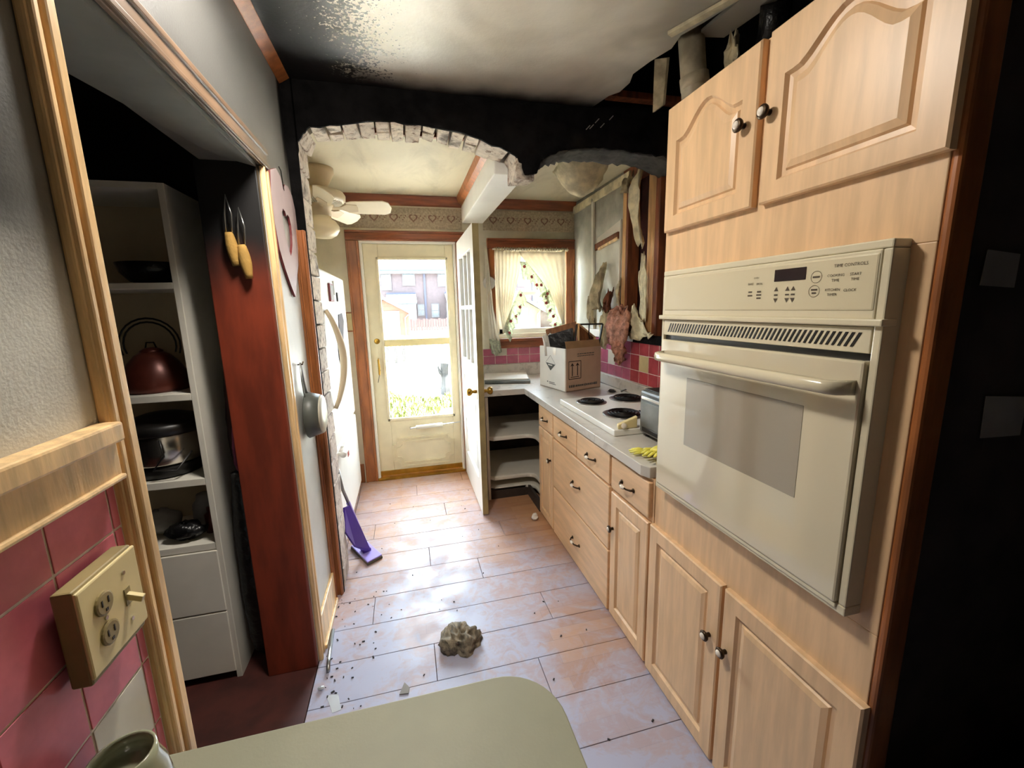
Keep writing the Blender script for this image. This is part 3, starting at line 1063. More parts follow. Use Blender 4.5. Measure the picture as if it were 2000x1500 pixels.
# ------------------------------------------------------------------ cabinets
def panel_front(mp, u0, u1, v0, v1, arch=None, inset=(.05, .055), th=.02, m='cab', name='door', parent=None):
    """raised-panel front. mp(u,v,w) -> world; w is outward"""
    mb = MB()
    NU = 16

    def loop(a, b, c, d, ah):
        pts = [(a + (b - a) * i / NU, c) for i in range(NU)]
        pts += [(b, c + (d - c) * i / 6) for i in range(6)]
        for i in range(NU):
            t = 1 - i / NU
            z = d
            if ah:
                q = min(1, max(0, (t - .09) / .82))
                z = d + ah * (.5 - .5 * math.cos(2 * PI * q)) ** .8
            pts.append((a + (b - a) * t, z))
        pts += [(a, d - (d - c) * i / 6) for i in range(6)]
        return pts
    iu, iv = inset
    ah = arch or 0
    pa, pb_, pc, pd = u0 + iu, u1 - iu, v0 + iv, v1 - iv - ah
    rings = [(loop(u0, u1, v0, v1, 0), 0), (loop(u0, u1, v0, v1, 0), th - .004), (loop(u0 + .004, u1 - .004, v0 + .004, v1 - .004, 0), th),
             (loop(pa, pb_, pc, pd, ah), th), (loop(pa + .006, pb_ - .006, pc + .006, pd - .006, ah), th - .009),
             (loop(pa + .016, pb_ - .016, pc + .016, pd - .016, ah), th - .010), (loop(pa + .02, pb_ - .02, pc + .02, pd - .02, ah), th - .005),
             (loop(pa + .034, pb_ - .034, pc + .034, pd - .034, ah), th - .001)]
    n = len(rings[0][0])
    vs, fs = [], []
    for pts, wv in rings:
        vs += [mp(u, v, wv) for u, v in pts]
    for r in range(len(rings) - 1):
        for i in range(n):
            fs.append((r * n + i, r * n + (i + 1) % n, (r + 1) * n + (i + 1) % n, (r + 1) * n + i))
    # fill the field with a strip between bottom and top rows
    o = (len(rings) - 1) * n
    bot = [o + i for i in range(NU)] + [o + NU]
    right = [o + NU + i for i in range(6)]
    fs.append(tuple(o + i for i in range(n)))
    fs.append(tuple(range(n))[::-1])
    mb.add(vs, fs)
    ob = mb.build(name, m, parent)
    return ob


def mpx(u, v, w_):
    return (XR + .02 - w_, u, v)


def flat_front(u0, u1, v0, v1, name, parent, m='cab_h'):
    mb = B(XR, u0, v0, XR + .02, u1, v1)
    return mb.build(name, m, parent, bev=.004)


def knob(parent, y, z, x=XR):
    mb = MB().lathe([(.007, 0), (.007, .012), (.015, .016), (.017, .022), (.013, .026)], (x, y, z), 14, (-1, 0, 0))
    o = mb.build('knob', 'bronze', parent, smooth=True)
    MB().lathe([(.011, .0255), (.009, .029), (.003, .031)], (x, y, z), 12, (-1, 0, 0)).build('knob_inlay', 'porcelain', parent, smooth=True)
    return o


pull_src = {}


def pull(parent, y, z, x=XR):
    """bail pull with a porcelain middle"""
    a, b = y - .048, y + .048
    mb = MB()
    mb.tube([(x, a, z), (x - .012, a + .004, z), (x - .024, a + .022, z), (x - .026, y, z), (x - .024, b - .022, z), (x - .012, b - .004, z), (x, b, z)], [.006, .005, .004, .004, .004, .005, .006], 8)
    mb.lathe([(.010, 0), (.010, .003), (.005, .006)], (x, a, z), 10, (-1, 0, 0)).lathe([(.010, 0), (.010, .003), (.005, .006)], (x, b, z), 10, (-1, 0, 0))
    mb.build('pull', 'bronze', parent, smooth=True)
    MB().lathe([(.004, -.016), (.008, -.009), (.009, 0), (.008, .009), (.004, .016)], (x - .0265, y, z), 10, (0, 1, 0)).build('pull_grip', 'porcelain', parent, smooth=True)


XB = XR + .02     # carcass face
g3 = .004
ztop = .826
# narrow cabinet
t = thing('base_cabinet', 'narrow maple base cabinet beside the open corner shelves', 'cabinet', (1.2, 2.6, 0), 'maple base cabinets')
B(XB, 2.448, .0, XW - .01, 2.745, ztop).build('carcass', 'cab', t)
dr = flat_front(2.455, 2.74, .672, .818, 'drawer', t)
pull(dr, 2.60, .742)
dd = panel_front(mpx, 2.455, 2.74, .015, .664, parent=t, inset=(.045, .05))
knob(dd, 2.492, .49)
# drawer base
t = thing('base_cabinet', 'wide maple drawer base with two small and two deep drawers', 'cabinet', (1.2, 2.05, 0), 'maple base cabinets')
B(XB, 1.662, .0, XW - .01, 2.446, ztop).build('carcass', 'cab', t)
for a, b, c, d, pz in ((2.065, 2.44, .668, .815, .737), (1.672, 2.057, .668, .815, .734), (1.672, 2.44, .338, .656, .502), (1.672, 2.44, .012, .328, .155)):
    dr = flat_front(a, b, c, d, 'drawer', t)
    pull(dr, (a + b) / 2 + .005, pz)
# single cabinet next to the oven
t = thing('base_cabinet', 'maple base cabinet with one drawer and one door, next to the tall oven cabinet', 'cabinet', (1.2, 1.5, 0), 'maple base cabinets')
B(XB, 1.336, .0, XW - .01, 1.660, ztop).build('carcass', 'cab', t)
dr = flat_front(1.346, 1.652, .664, .812, 'drawer', t)
pull(dr, 1.505, .732)
dd = panel_front(mpx, 1.346, 1.652, .018, .645, parent=t, inset=(.05, .055))
knob(dd, 1.625, .472)

# tall oven cabinet
t = thing('oven_cabinet', 'tall maple cabinet with arched upper doors, built around the wall oven', 'cabinet', (1.2, .93, 0))
car = MB().box(XB, .545, 0, XB + .02, 1.332, .812).box(XB, .545, 1.585, XB + .02, 1.332, 2.11).box(XB, .545, .812, XB + .02, .62, 1.585).box(XB, 1.30, .812, XB + .02, 1.332, 1.585)
car.build('face_frame', 'cab', t, bev=.002)
B(XB + .02, .550, 0, 1.52, .566, 2.11).build('side_panel', 'cab_side', t)  # maple side, its unlit darkness put into the colour
B(XB + .02, 1.31, 0, 1.52, 1.328, 2.11).build('side_panel', 'cab', t)
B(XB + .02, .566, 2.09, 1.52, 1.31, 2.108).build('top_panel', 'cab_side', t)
B(XB + .001, .529, 0, XB + .06, .546, 2.11).build('edge_moulding', 'trim', t, bev=.006)
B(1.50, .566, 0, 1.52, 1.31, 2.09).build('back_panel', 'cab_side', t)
for a, b, kz in ((.945, 1.318, None), (.538, .921, None)):
    dd = panel_front(mpx, a, b, 1.727, 2.108, arch=.065, parent=t, inset=(.05, .045), name='upper_door')
    knob(dd, .983 if a > .9 else .905, 1.931)
for a, b in ((.946, 1.332), (.538, .934)):
    dd = panel_front(mpx, a, b, .012, .650, parent=t, inset=(.05, .052), name='lower_door')
    knob(dd, .981 if a > .9 else .911, .455)

# worktop: one continuous L with a clipped end
ct = MB()
zt, zb_ = .875, .83
P_ = [(.855, 3.05), (.855, 1.385), (.872, 1.347), (XW - .03, 1.347), (XW - .03, YB - .005), (.535, YB - .005), (.535, 3.05)]
ct.prism([(x, y, zb_) for x, y in P_], (0, 0, zt - zb_))
wk = ct.build('worktop', 'counter', bev=.003, label='pale laminate worktop running in an L under the window and along the drawers', cat='worktop')
# corner shelf unit
t = thing('corner_shelf', 'open corner shelf unit with rounded shelves under the worktop', 'shelf unit', (.9, 3.3, 0))
MB().box(.545, 3.04, 0, .565, YB - .01, .826).build('side_panel', 'white', t)
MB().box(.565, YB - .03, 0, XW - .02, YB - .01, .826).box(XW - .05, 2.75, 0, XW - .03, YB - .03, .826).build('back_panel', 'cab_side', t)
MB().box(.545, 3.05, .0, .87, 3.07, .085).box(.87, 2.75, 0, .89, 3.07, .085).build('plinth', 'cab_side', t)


def lshelf(z, th, name='shelf'):
    P = [(.57, YB - .04), (.57, 3.075)]
    P += [(.60, 3.05)]
    cx, cy, r = .85, 2.98, .07
    P += [(cx - 0 + r * math.cos(a) - 0, cy + r * math.sin(a)) for a in [PI / 2 - i * PI / 2 / 6 for i in range(7)]]
    P += [(.92, 2.752), (XW - .06, 2.752), (XW - .06, YB - .04)]
    MB().prism([(x, y, z) for x, y in P], (0, 0, th)).build(name, 'white', t, bev=.01)


lshelf(.475, .034)
lshelf(.150, .034)
lshelf(.06, .03, 'bottom_shelf')

# ------------------------------------------------------------------ wall oven
def ovn(y, z, k=.845 / .87):
    return y * k, 1.49 + (z - 1.49) * k


OX = .848
t = thing('wall_oven', 'cream built-in wall oven with digital control panel and towel-bar handle', 'oven', (1.1, .93, .8))
L, R_ = 1.272, .583
zb0, zt0 = .836, 1.596
B(OX + .012, R_ + .03, zb0 + .02, 1.45, L - .01, zt0 - .02).build('oven_body', 'black', t)
frm = MB().box(OX, R_, zb0 + .022, OX + .045, R_ + .016, zt0 - .016).box(OX, L - .012, zb0 + .022, OX + .045, L, zt0 - .016).box(OX, R_, zb0, OX + .045, L, zb0 + .0215).box(OX, R_, zt0 - .0155, OX + .045, L, zt0)
frm.build('outer_frame', 'cream', t, bev=.003)
cp = MB().box(OX - .002, R_ + .016, 1.452, OX + .02, L - .012, zt0 - .016)
cp = cp.build('control_panel', 'cream', t, bev=.003)
B(OX - .004, R_ + .018, 1.468, OX + .01, L - .016, 1.574).build('control_glass', 'cream_dark', t, bev=.004)
B(OX - .010, R_ - .004, 1.440, OX + .03, L + .006, 1.4535).build('ledge', 'cream', t, bev=.003)
# vent strip with slanted slots
va, vb = 1.388, 1.4385
vent = B(OX, R_ + .018, va, OX + .02, L - .012, vb).build('vent_strip', 'cream', t, bev=.002)
NS = 48
slot0 = None
for i in range(NS):
    y = R_ + .045 + (L - R_ - .09) * i / (NS - 1)
    if slot0 is None:
        slot0 = MB().prism([(OX - .0012, y + .0045, va + .011), (OX - .0012, y + .010, va + .011), (OX - .0012, y - .0045, vb - .011), (OX - .0012, y - .010, vb - .011)][::-1], (.002, 0, 0)).build('vent_slot', 'black', vent)
        o0 = Vector(ORG[slot0.name])
        ys0 = y
    else:
        piece(slot0, vent, (o0.x, o0.y + (y - ys0), o0.z))
B(OX + .010, R_ + .018, 1.372, OX + .03, L - .012, 1.388).build('door_gap', 'black', t)
od = B(OX - .008, R_ + .018, .858, OX + .02, L - .012, 1.374).build('oven_door', 'oven_glass', t, bev=.005)
B(OX - .0088, .715, 1.045, OX - .006, 1.115, 1.262).build('door_window', 'oven_window', od, bev=.0007)
B(OX - .004, R_ + .018, .846, OX + .02, L - .012, .857).build('lower_trim', 'cream', t, bev=.002)
hd = MB()
for i in range(1):
    pth = [(OX - .012, L - .03, 1.322), (OX - .045, L - .045, 1.322)] + [(OX - .052, L - .07 - (L - R_ - .13) * k / 8, 1.322) for k in range(9)] + [(OX - .045, R_ + .04, 1.322), (OX - .012, R_ + .028, 1.322)]
rows_ = []
for p in pth:
    rows_.append(p)
hb = MB()
vs = []
for p in rows_:
    for a, b in ((-.007, -.013), (.004, -.016), (.008, 0), (.004, .014), (-.007, .011), (-.010, 0)):
        vs.append((p[0] + a, p[1], p[2] + b))
n = 6
fs = []
for i in range(len(rows_) - 1):
    for k in range(n):
        fs.append((i * n + k, i * n + (k + 1) % n, (i + 1) * n + (k + 1) % n, (i + 1) * n + k))
fs += [tuple(range(n)), tuple(range((len(rows_) - 1) * n, len(rows_) * n))]
hb.add(vs, fs).build('oven_handle', 'cream', t, smooth=True)
# display and printed controls (y shrinks toward the viewer's right)
def opt(yc, zc):
    return lambda u, v: (OX - .0046, yc - u, zc + v)


def px(y, z):
    return ovn(y, z, (OX - .004) / .87)


ya_, za_ = px(.851, 1.552)
yb__, _ = px(.768, 1.552)
B(OX - .0052, yb__, 1.535, OX - .003, ya_, 1.562).build('display', 'display', t, bev=.0008)
for st, y, z, sz in (('TIME CONTROLS', .672, 1.559, .0085), ('COOKING', .700, 1.540, .0075), ('TIME', .700, 1.530, .0075), ('START', .660, 1.540, .0075), ('TIME', .660, 1.530, .0075),
                     ('KITCHEN', .704, 1.511, .0075), ('TIMER', .704, 1.501, .0075), ('CLOCK', .668, 1.509, .0075), ('OVEN', .905, 1.549, .006), ('BAKE', .922, 1.535, .007), ('BROIL', .894, 1.534, .007)):
    yy, zz_ = px(y, z)
    text_mb(st, sz, opt(yy, zz_)).build('lettering', 'print', cp)
ringp = MB()
for y, z, r in ((.743, 1.540, .0125), (.745, 1.510, .0125)):
    yy, zz_ = px(y, z)
    vs = []
    for k in range(24):
        a = 2 * PI * k / 24
        vs += [(OX - .0046, yy + r * math.cos(a), zz_ + r * math.sin(a)), (OX - .0046, yy + (r - .0008) * math.cos(a), zz_ + (r - .0008) * math.sin(a))]
    ringp.add(vs, [(2 * k, (2 * k + 2) % 48, (2 * k + 3) % 48, 2 * k + 1) for k in range(24)])
for y in (.843, .812, .797):
    for z, s in ((1.518, 1), (1.493, -1)):
        yy, zz_ = px(y, z)
        ringp.poly([(OX - .0046, yy - .006, zz_ - .004 * s), (OX - .0046, yy + .006, zz_ - .004 * s), (OX - .0046, yy, zz_ + .006 * s)])
ringp.build('button_outline', 'print', cp)

bars = MB()
for y, z, wd_ in ((.922, 1.515, .012), (.922, 1.506, .015), (.894, 1.515, .012), (.894, 1.507, .015), (.894, 1.499, .013), (.743, 1.540, .016), (.745, 1.513, .014), (.745, 1.506, .010), (.812, 1.505, .010), (.797, 1.505, .010), (.843, 1.505, .010)):
    yy, zz_ = px(y, z)
    bars.add([(OX - .0046, yy - wd_ / 2, zz_ - .0018), (OX - .0046, yy + wd_ / 2, zz_ - .0018), (OX - .0046, yy + wd_ / 2, zz_ + .0018), (OX - .0046, yy - wd_ / 2, zz_ + .0018)], [(0, 1, 2, 3)])
bars.build('button_print', 'print', cp)

# ------------------------------------------------------------------ refrigerator
t = thing('refrigerator', 'white bottom-freezer refrigerator covered with magnets, beyond the brick jamb', 'refrigerator', (-.8, 3.05, 0))
fx = -.447
fy0, fy1 = 2.50, 3.56
B(-1.2, fy0 + .01, .06, fx - .065, fy1 - .01, 1.72).build('cabinet', 'white_gloss', t, bev=.01)
B(-1.15, fy0 + .03, .0, fx - .09, fy1 - .03, .06).build('toe_grille', 'black', t)
B(fx - .06, fy0, .685, fx, fy1, 1.735).build('fridge_door', 'white_gloss', t, bev=.012)
B(fx - .06, fy0, .075, fx, fy1, .665).build('freezer_door', 'white_gloss', t, bev=.012)
hh = MB()
pts = []
for k in range(13):
    a = k / 12
    z = .92 + (1.50 - .92) * a
    pts.append((fx + .008 + .062 * math.sin(PI * a) ** .8, fy0 + .13 + .07 * math.sin(PI * a), z))
hh.tube(pts, [.012 + .010 * math.sin(PI * k / 12) for k in range(13)], 8)
hh.build('door_handle', 'fan_tan', t, smooth=True)
MB().lathe([(.017, 0), (.019, .004), (.019, .196), (.017, .2)], (fx + .035, 2.56, .648), 14, (0, 1, 0)).build('freezer_handle', 'white_gloss', t, smooth=True)
MB().box(fx, 2.58, .640, fx + .03, 2.60, .656).box(fx, 2.72, .640, fx + .03, 2.74, .656).build('handle_stub', 'white_gloss', t)


def magnet(name, ya, yb, za, zb, m, label):
    B(fx + .001, ya, za, fx + .007, yb, zb).build(name, m, None, bev=.001, label=label, cat='magnet', group='magnets on the refrigerator')


fm = B(fx + .001, 2.83, 1.555, fx + .012, 2.96, 1.665).build('framed_photo', 'heart_side', None, label='small framed photo with a red edge stuck to the refrigerator door', cat='picture')
B(fx + .012, 2.845, 1.565, fx + .0135, 2.95, 1.655).build('photo', 'paper', fm)
magnet('magnet', 3.13, 3.17, 1.56, 1.62, 'stump', 'small dark magnet high on the refrigerator door')
magnet('magnet', 3.02, 3.055, 1.60, 1.69, 'pan_grey', 'tall pale magnet strip beside the framed photo')
magnet('magnet', 3.27, 3.33, 1.13, 1.19, 'paper', 'grey square magnet at mid height on the refrigerator')
pc = MB()
pp = [(2.98, 1.18), (2.99, 1.36), (3.10, 1.38), (3.13, 1.47), (3.30, 1.48), (3.36, 1.42), (3.28, 1.33), (3.22, 1.24), (3.12, 1.18), (3.06, 1.08)]
pc.prism([(fx + .001, y, z) for y, z in pp], (.003, 0, 0)).build('magnet_collage', 'ext_brick', None, label='pink and mauve paper collage magneted to the refrigerator', cat='paper')
B(fx + .001, 2.96, .50, fx + .003, 3.01, .56).build('sticker', 'tile_red', t)
# picture on the back wall behind the fridge
pf = B(-.470, YB - .014, 1.325, -.400, YB, 1.485).build('wall_picture', 'trim', None, bev=.002, label='small tan picture in a thin frame beside the door casing', cat='picture')
B(-.462, YB - .016, 1.335, -.408, YB - .013, 1.475).build('print', 'ivory', pf)

# ------------------------------------------------------------------ ceiling fan
fc = Vector((-.485, 3.10, 0))
t = thing('ceiling_fan', 'cream five-blade ceiling fan with a frosted globe light', 'fan', (fc.x, fc.y, 1.97))
MB().lathe([(.055, 2.285), (.06, 2.30), (.085, 2.345), (.098, 2.37), (.098, 2.40)], (fc.x, fc.y, 0), 28).build('canopy', 'fan_tan', t, smooth=True)
MB().lathe([(.05, 2.285), (.055, 2.29), (.055, 2.26), (.05, 2.25)], (fc.x, fc.y, 0), 24).build('neck', 'fan_tan', t, smooth=True)
MB().lathe([(.06, 2.185), (.13, 2.19), (.155, 2.205), (.158, 2.235), (.145, 2.255), (.08, 2.268), (.05, 2.27)], (fc.x, fc.y, 0), 36).build('motor_housing', 'fan_tan', t, smooth=True)
fl = MB()
for k in range(40):
    a = 2 * PI * k / 40
    ca, sa = math.cos(a), math.sin(a)
    fl.beam((fc.x + .085 * ca, fc.y + .085 * sa, 2.178), (fc.x + .135 * ca, fc.y + .135 * sa, 2.192), .006, .008)
fl.build('vent_ribs', 'white', t)
MB().lathe([(.05, 2.10), (.062, 2.115), (.062, 2.15), (.085, 2.165), (.085, 2.18)], (fc.x, fc.y, 0), 24).build('switch_housing', 'fan_tan', t, smooth=True)
MB().lathe([(.03, 1.968), (.055, 1.972), (.085, 1.99), (.104, 2.02), (.104, 2.045), (.085, 2.075), (.062, 2.09), (.058, 2.105)], (fc.x, fc.y, 0), 32).build('globe', 'white_globe', t, smooth=True)
for k in range(5):
    a = math.radians(-6 + 72 * k)
    ax = Vector((math.cos(a), math.sin(a), 0))
    ay = Vector((-math.sin(a), math.cos(a), 0))
    up_ = Vector((0, 0, 1))
    ay = (ay * math.cos(.5) - up_ * math.sin(.5))
    o = Vector((fc.x, fc.y, 2.158))
    pr = [(.165, -.045), (.20, -.055), (.40, -.062), (.435, -.045), (.45, 0), (.435, .045), (.40, .062), (.20, .055), (.165, .045)]
    bl = MB().prism([o + ax * u + ay * v for u, v in pr], Vector((0, 0, .006))).build('blade', 'blade', t, bev=.002)
    MB().prism([o + ax * u + ay * v - Vector((0, 0, .004)) for u, v in ((.07, -.012), (.13, -.012), (.17, -.035), (.23, -.03), (.235, 0), (.23, .03), (.17, .035), (.13, .012), (.07, .012))], (0, 0, .004)).build('blade_iron', 'fan_tan', bl)

# ------------------------------------------------------------------ cooktop
t = thing('cooktop', 'white four-coil electric cooktop standing on the worktop', 'cooktop', (1.2, 2.1, .875))
cx0, cx1, cy0, cy1 = .925, 1.46, 1.735, 2.465
B(cx0, cy0, .8755, cx1, cy1, .908).build('top_plate', 'white_gloss', t, bev=.005)
for (bx, by, br) in ((1.075, 2.315, .078), (1.115, 1.99, .10), (1.33, 2.33, .10), (1.35, 1.93, .078)):
    dp = MB().lathe([(br + .014, .9075), (br + .014, .912), (br + .004, .9125), (br - .005, .909)], (bx, by, 0), 32).build('drip_pan', 'drip', t, smooth=True)
    sp = []
    tr = 4
    for i in range(tr * 20 + 1):
        a = 2 * PI * i / 20
        r = .02 + (br - .025) * i / (tr * 20)
        sp.append((bx + r * math.cos(a), by + r * math.sin(a), .919))
    MB().tube(sp, .0052, 6).build('coil', 'coil', dp, smooth=True)
# loose broken handle/knob strip leaning on the cooktop front corner
t = thing('knob_panel', 'torn-off cream control strip with a round knob lying on the cooktop corner', 'panel', (1.0, 1.72, .9))
MB().prism([(.945, 1.738, .909), (1.045, 1.735, .909), (1.045, 1.735, .965), (.975, 1.738, .94), (.945, 1.738, .93)], (.01, .03, 0)).build('strip', 'ivory', t, bev=.004)
MB().lathe([(.014, 0), (.014, .006), (.011, .009)], (.975, 1.738, .924), 14, (-.1, -1, .1)).build('knob', 'porcelain', t, smooth=True)
# small metal fork-like trivet on the rear burner
MB().tube([(1.36, 2.46, .926), (1.33, 2.42, .94), (1.35, 2.39, .955), (1.37, 2.42, .945), (1.35, 2.45, .93)], .004, 6).build('wire_clip', 'metal', None, smooth=True, label='bent wire clip on the rear burner', cat='wire')

# grey toaster oven by the tall cabinet
t = thing('toaster_oven', 'sooty grey toaster oven beside the tall oven cabinet', 'toaster oven', (1.2, 1.58, .875))
B(1.05, 1.395, .893, 1.40, 1.728, 1.098).build('housing', 'toaster', t, bev=.012)
B(1.046, 1.42, .93, 1.051, 1.70, 1.05).build('door', 'toaster', t, bev=.002)
B(1.047, 1.42, .905, 1.052, 1.70, .925).build('bottom_rail', 'black', t, bev=.002)
MB().beam((1.035, 1.44, 1.072), (1.035, 1.68, 1.072), .014, .014).build('handle', 'chrome', t, bev=.002)
B(1.07, 1.41, 1.0985, 1.38, 1.715, 1.104).build('top_plate', 'black', t)
for sx_ in (1.08, 1.37):
    for sy_ in (1.42, 1.70):
        MB().lathe([(.012, .8755), (.014, .893)], (sx_, sy_, 0), 10).build('foot', 'black', t)

# yellow rubber gloves on the worktop end
def glove_mb(c, ang, flip=1, sc=1.0):
    m = rz(ang)
    c = Vector(c)
    mb = MB()

    def P(u, v, z):
        return c + m @ Vector((u * sc, v * sc * flip, 0)) + Vector((0, 0, z * sc))
    mb.tube([P(-.13, 0, .02), P(-.06, .0, .024), P(0, 0, .022), P(.04, 0, .018)], [.036 * sc, .033 * sc, .036 * sc, .03 * sc], 10)
    for i, (v, l) in enumerate(((-.028, .07), (-.010, .085), (.010, .08), (.028, .06))):
        mb.tube([P(.035, v, .018), P(.035 + l * .5, v * 1.3, .024), P(.035 + l, v * 1.5, .012)], [.011 * sc, .0105 * sc, .007 * sc], 8)
    mb.tube([P(-.01, .03, .018), P(.03, .06, .022), P(.05, .065, .012)], [.012 * sc, .011 * sc, .007 * sc], 8)
    # flatten a little
    mb.v = [Vector((p.x, p.y, c.z + max(.001, (p.z - c.z) * .62 + .002))) for p in mb.v]
    return mb


glove_mb((.955, 1.47, .8765), math.radians(150), 1, .75).build('rubber_glove', 'glove', None, smooth=True, label='yellow rubber glove at the worktop end, finger tips toward the cooktop', cat='glove', group='yellow rubber gloves')
glove_mb((.945, 1.41, .905), math.radians(205), -1, .7).build('rubber_glove', 'glove', None, smooth=True, label='yellow rubber glove on top, fingers spilling toward the worktop edge', cat='glove', group='yellow rubber gloves')

# ------------------------------------------------------------------ carton with salvaged frames
F = Vector((1.092, 2.79, .8765))
eL = Vector((-.078, .354, 0))
eR = Vector((.325, .105, 0))
hz = Vector((0, 0, .315))
t = thing('carton', 'white and brown shipping carton with up arrows, full of salvaged frames', 'box', tuple(F + (eL + eR) / 2))
th = .006


def wall(a, b, m, name):
    d = (b - a).normalized()
    nn = Vector((-d.y, d.x, 0)) * th
    return MB().prism([a, b, b + hz, a + hz], nn).build(name, m, t)


def wall_in(a, b, m, name):
    d = (b - a).normalized()
    nn = Vector((d.y, -d.x, 0)) * th
    return MB().prism([a, b, b + hz, a + hz], nn).build(name, m, t)


s1 = wall_in(F, F + eL, 'carton_w', 'side')
s2 = wall(F, F + eR, 'carton_b', 'side')
wall(F + eR, F + eR + eL, 'carton_b', 'side')
wall_in(F + eL, F + eL + eR, 'carton_b', 'side')
MB().prism([F, F + eL, F + eL + eR, F + eR], (0, 0, th)).build('bottom', 'carton_in', t)
# raised flap on the arrow side
o_ = F + hz
MB().prism([o_ + eR * .02, o_ + eR * .98, o_ + eR * .97 + Vector((-.004, .015, .050)), o_ + eR * .02 + Vector((-.004, .015, .050))], (0, .004, 0)).build('flap', 'carton_in', t)
MB().prism([o_ + eL * .35, o_ + eL * .47, o_ + eL * .47 - hz * .18, o_ + eL * .35 - hz * .18], (-.001, -.001, 0)).build('tape', 'porcelain', t)
# printed arrows sign
nR = Vector((eR.y, -eR.x, 0)).normalized()
nL = Vector((-eL.y, eL.x, 0)).normalized()
nL = nL if nL.x < 0 else -nL


def pR(u, v):
    return F + eR * u + hz * v + nR * .0012


def pL(u, v):
    return F + eL * u + hz * v + nL * .0012


def stroke(mb, fn, pts, wd_, asp):
    for (a, b) in zip(pts, pts[1:]):
        dx, dy = (b[0] - a[0]) * asp, b[1] - a[1]
        l = math.hypot(dx, dy)
        ox, oy = -dy / l * wd_ / asp, dx / l * wd_
        mb.poly([fn(a[0] + ox, a[1] + oy), fn(b[0] + ox, b[1] + oy), fn(b[0] - ox, b[1] - oy), fn(a[0] - ox, a[1] - oy)])


pr_ = MB()
asp = eR.length / hz.length
a, b, c, d = .085, .42, .29, .70
stroke(pr_, pR, [(a, c), (b, c), (b, d), (a, d), (a, c)], .008, asp)
for u in (.18, .325):
    stroke(pr_, pR, [(u, .36), (u, .62)], .012, asp)
    pr_.poly([pR(u - .055, .585), pR(u, .665), pR(u + .055, .585), pR(u, .61)])
stroke(pr_, pR, [(.135, .335), (.37, .335)], .007, asp)
pr_.build('arrow_sign', 'print_dark', s2)
pr_ = MB()
r_ = random.Random(5)
u = .09
while u < .88:
    l = r_.uniform(.02, .05)
    stroke(pr_, pR, [(u, .12), (u + l, .12)], .022 if r_.random() < .7 else .03, asp)
    u += l + .012
for v in (.86, .81):
    u = .32
    while u < .75:
        l = r_.uniform(.03, .07)
        stroke(pr_, pR, [(u, v), (u + l, v)], .010, asp)
        u += l + .012
pr_.build('small_print', 'pan_dark', s2)
# hazard diamond on the white side (u runs away from the near corner)
pr_ = MB()
aspL = eL.length / hz.length
top_, bot, lf, rg = (.56, .80), (.56, .43), (.75, .62), (.37, .60)
stroke(pr_, pL, [rg, top_, lf], .004, aspL)
pr_.poly([pL(.75, .615), pL(.37, .595), pL(.56, .43)])
pr_.build('hazard_diamond', 'pan_dark', s1)
MB().poly([F + eL * uu + hz * vv + nL * .002 for uu, vv in ((.66, .585), (.48, .577), (.50, .55), (.64, .557))]).build('diamond_label', 'carton_w', s1)
pr_ = MB()
for v, a, b in ((.15, .40, .62), (.115, .36, .62)):
    stroke(pr_, pL, [(a, v), (b, v)], .008, aspL)
stroke(pr_, pL, [(.66, .15), (.70, .15)], .016, aspL)
pr_.build('small_print', 'pan_dark', s1)
# contents
def slab(name, pts, th_, m, label, cat, up=None, bev=.003):
    P0 = [Vector(p) for p in pts]
    nrm = (P0[1] - P0[0]).cross(P0[2] - P0[0]).normalized() * th_
    return MB().prism(P0, nrm).build(name, m, None, bev=bev, label=label, cat=cat)


c0 = F + (eL + eR) / 2
slab('blackened_board', [(1.11, 2.98, .90), (1.22, 2.88, .90), (1.215, 2.95, 1.33), (1.06, 3.06, 1.275)], .02, 'coat', 'blackened board leaning in the carton', 'board')
slab('wood_tray', [(1.09, 3.08, .90), (1.24, 2.96, .90), (1.265, 3.01, 1.375), (1.06, 3.12, 1.315)], .015, 'wood_old', 'red-brown wooden tray standing at the back of the carton', 'tray')
pf = thing('picture_frame', 'wooden picture frame leaning out of the carton', 'picture frame', (1.28, 2.9, .89))
q0, q1, q2, q3 = Vector((1.24, 2.885, .90)), Vector((1.36, 2.93, .90)), Vector((1.41, 3.0, 1.25)), Vector((1.255, 2.96, 1.36))
for a, b in ((q0, q1), (q1, q2), (q2, q3), (q3, q0)):
    MB().beam(a, b, .012, .035, (0, 1, 0)).build('frame_bar', 'casing', pf)
MB().prism([q0, q1, q2, q3], (0, .003, 0)).build('backing', 'wood_old', pf)
rk = thing('metal_rack', 'black metal grate frame sticking up from the carton', 'rack', (1.35, 2.9, .89))
k0, k1, k2, k3 = Vector((1.372, 2.95, .90)), Vector((1.462, 2.965, 1.352)), Vector((1.245, 2.95, 1.355)), Vector((1.205, 2.91, 1.20))
for a, b in ((k0, k1), (k1, k2), (k2, k3)):
    MB().beam(a, b, .012, .012).build('frame_bar', 'black', rk)
MB().tube([(1.345, 2.95, 1.35), (1.335, 2.935, 1.28), (1.345, 2.94, 1.245)], .005, 6).build('hook', 'black', rk)
MB().obox((1.35, 2.94, 1.22), (.05, .02, .04)).build('bracket', 'black', rk, bev=.003)
MB().tube([(1.345, 2.95, 1.35), (1.35, 2.95, 1.415)], .0015, 5).build('wire', 'black', rk)
st_ = MB()
for i in range(6):
    st_.tube([(1.035 + .006 * i, 3.05 + .01 * math.sin(i), 1.12), (1.03 + .008 * i, 3.06, 1.22), (1.015 + .012 * i, 3.07, 1.27 + .01 * (i % 3))], [.012, .014, .006], 6)
st_.build('plastic_wrap', 'carton_w', None, smooth=True, label='crumpled clear plastic wrap at the window corner of the carton', cat='plastic')

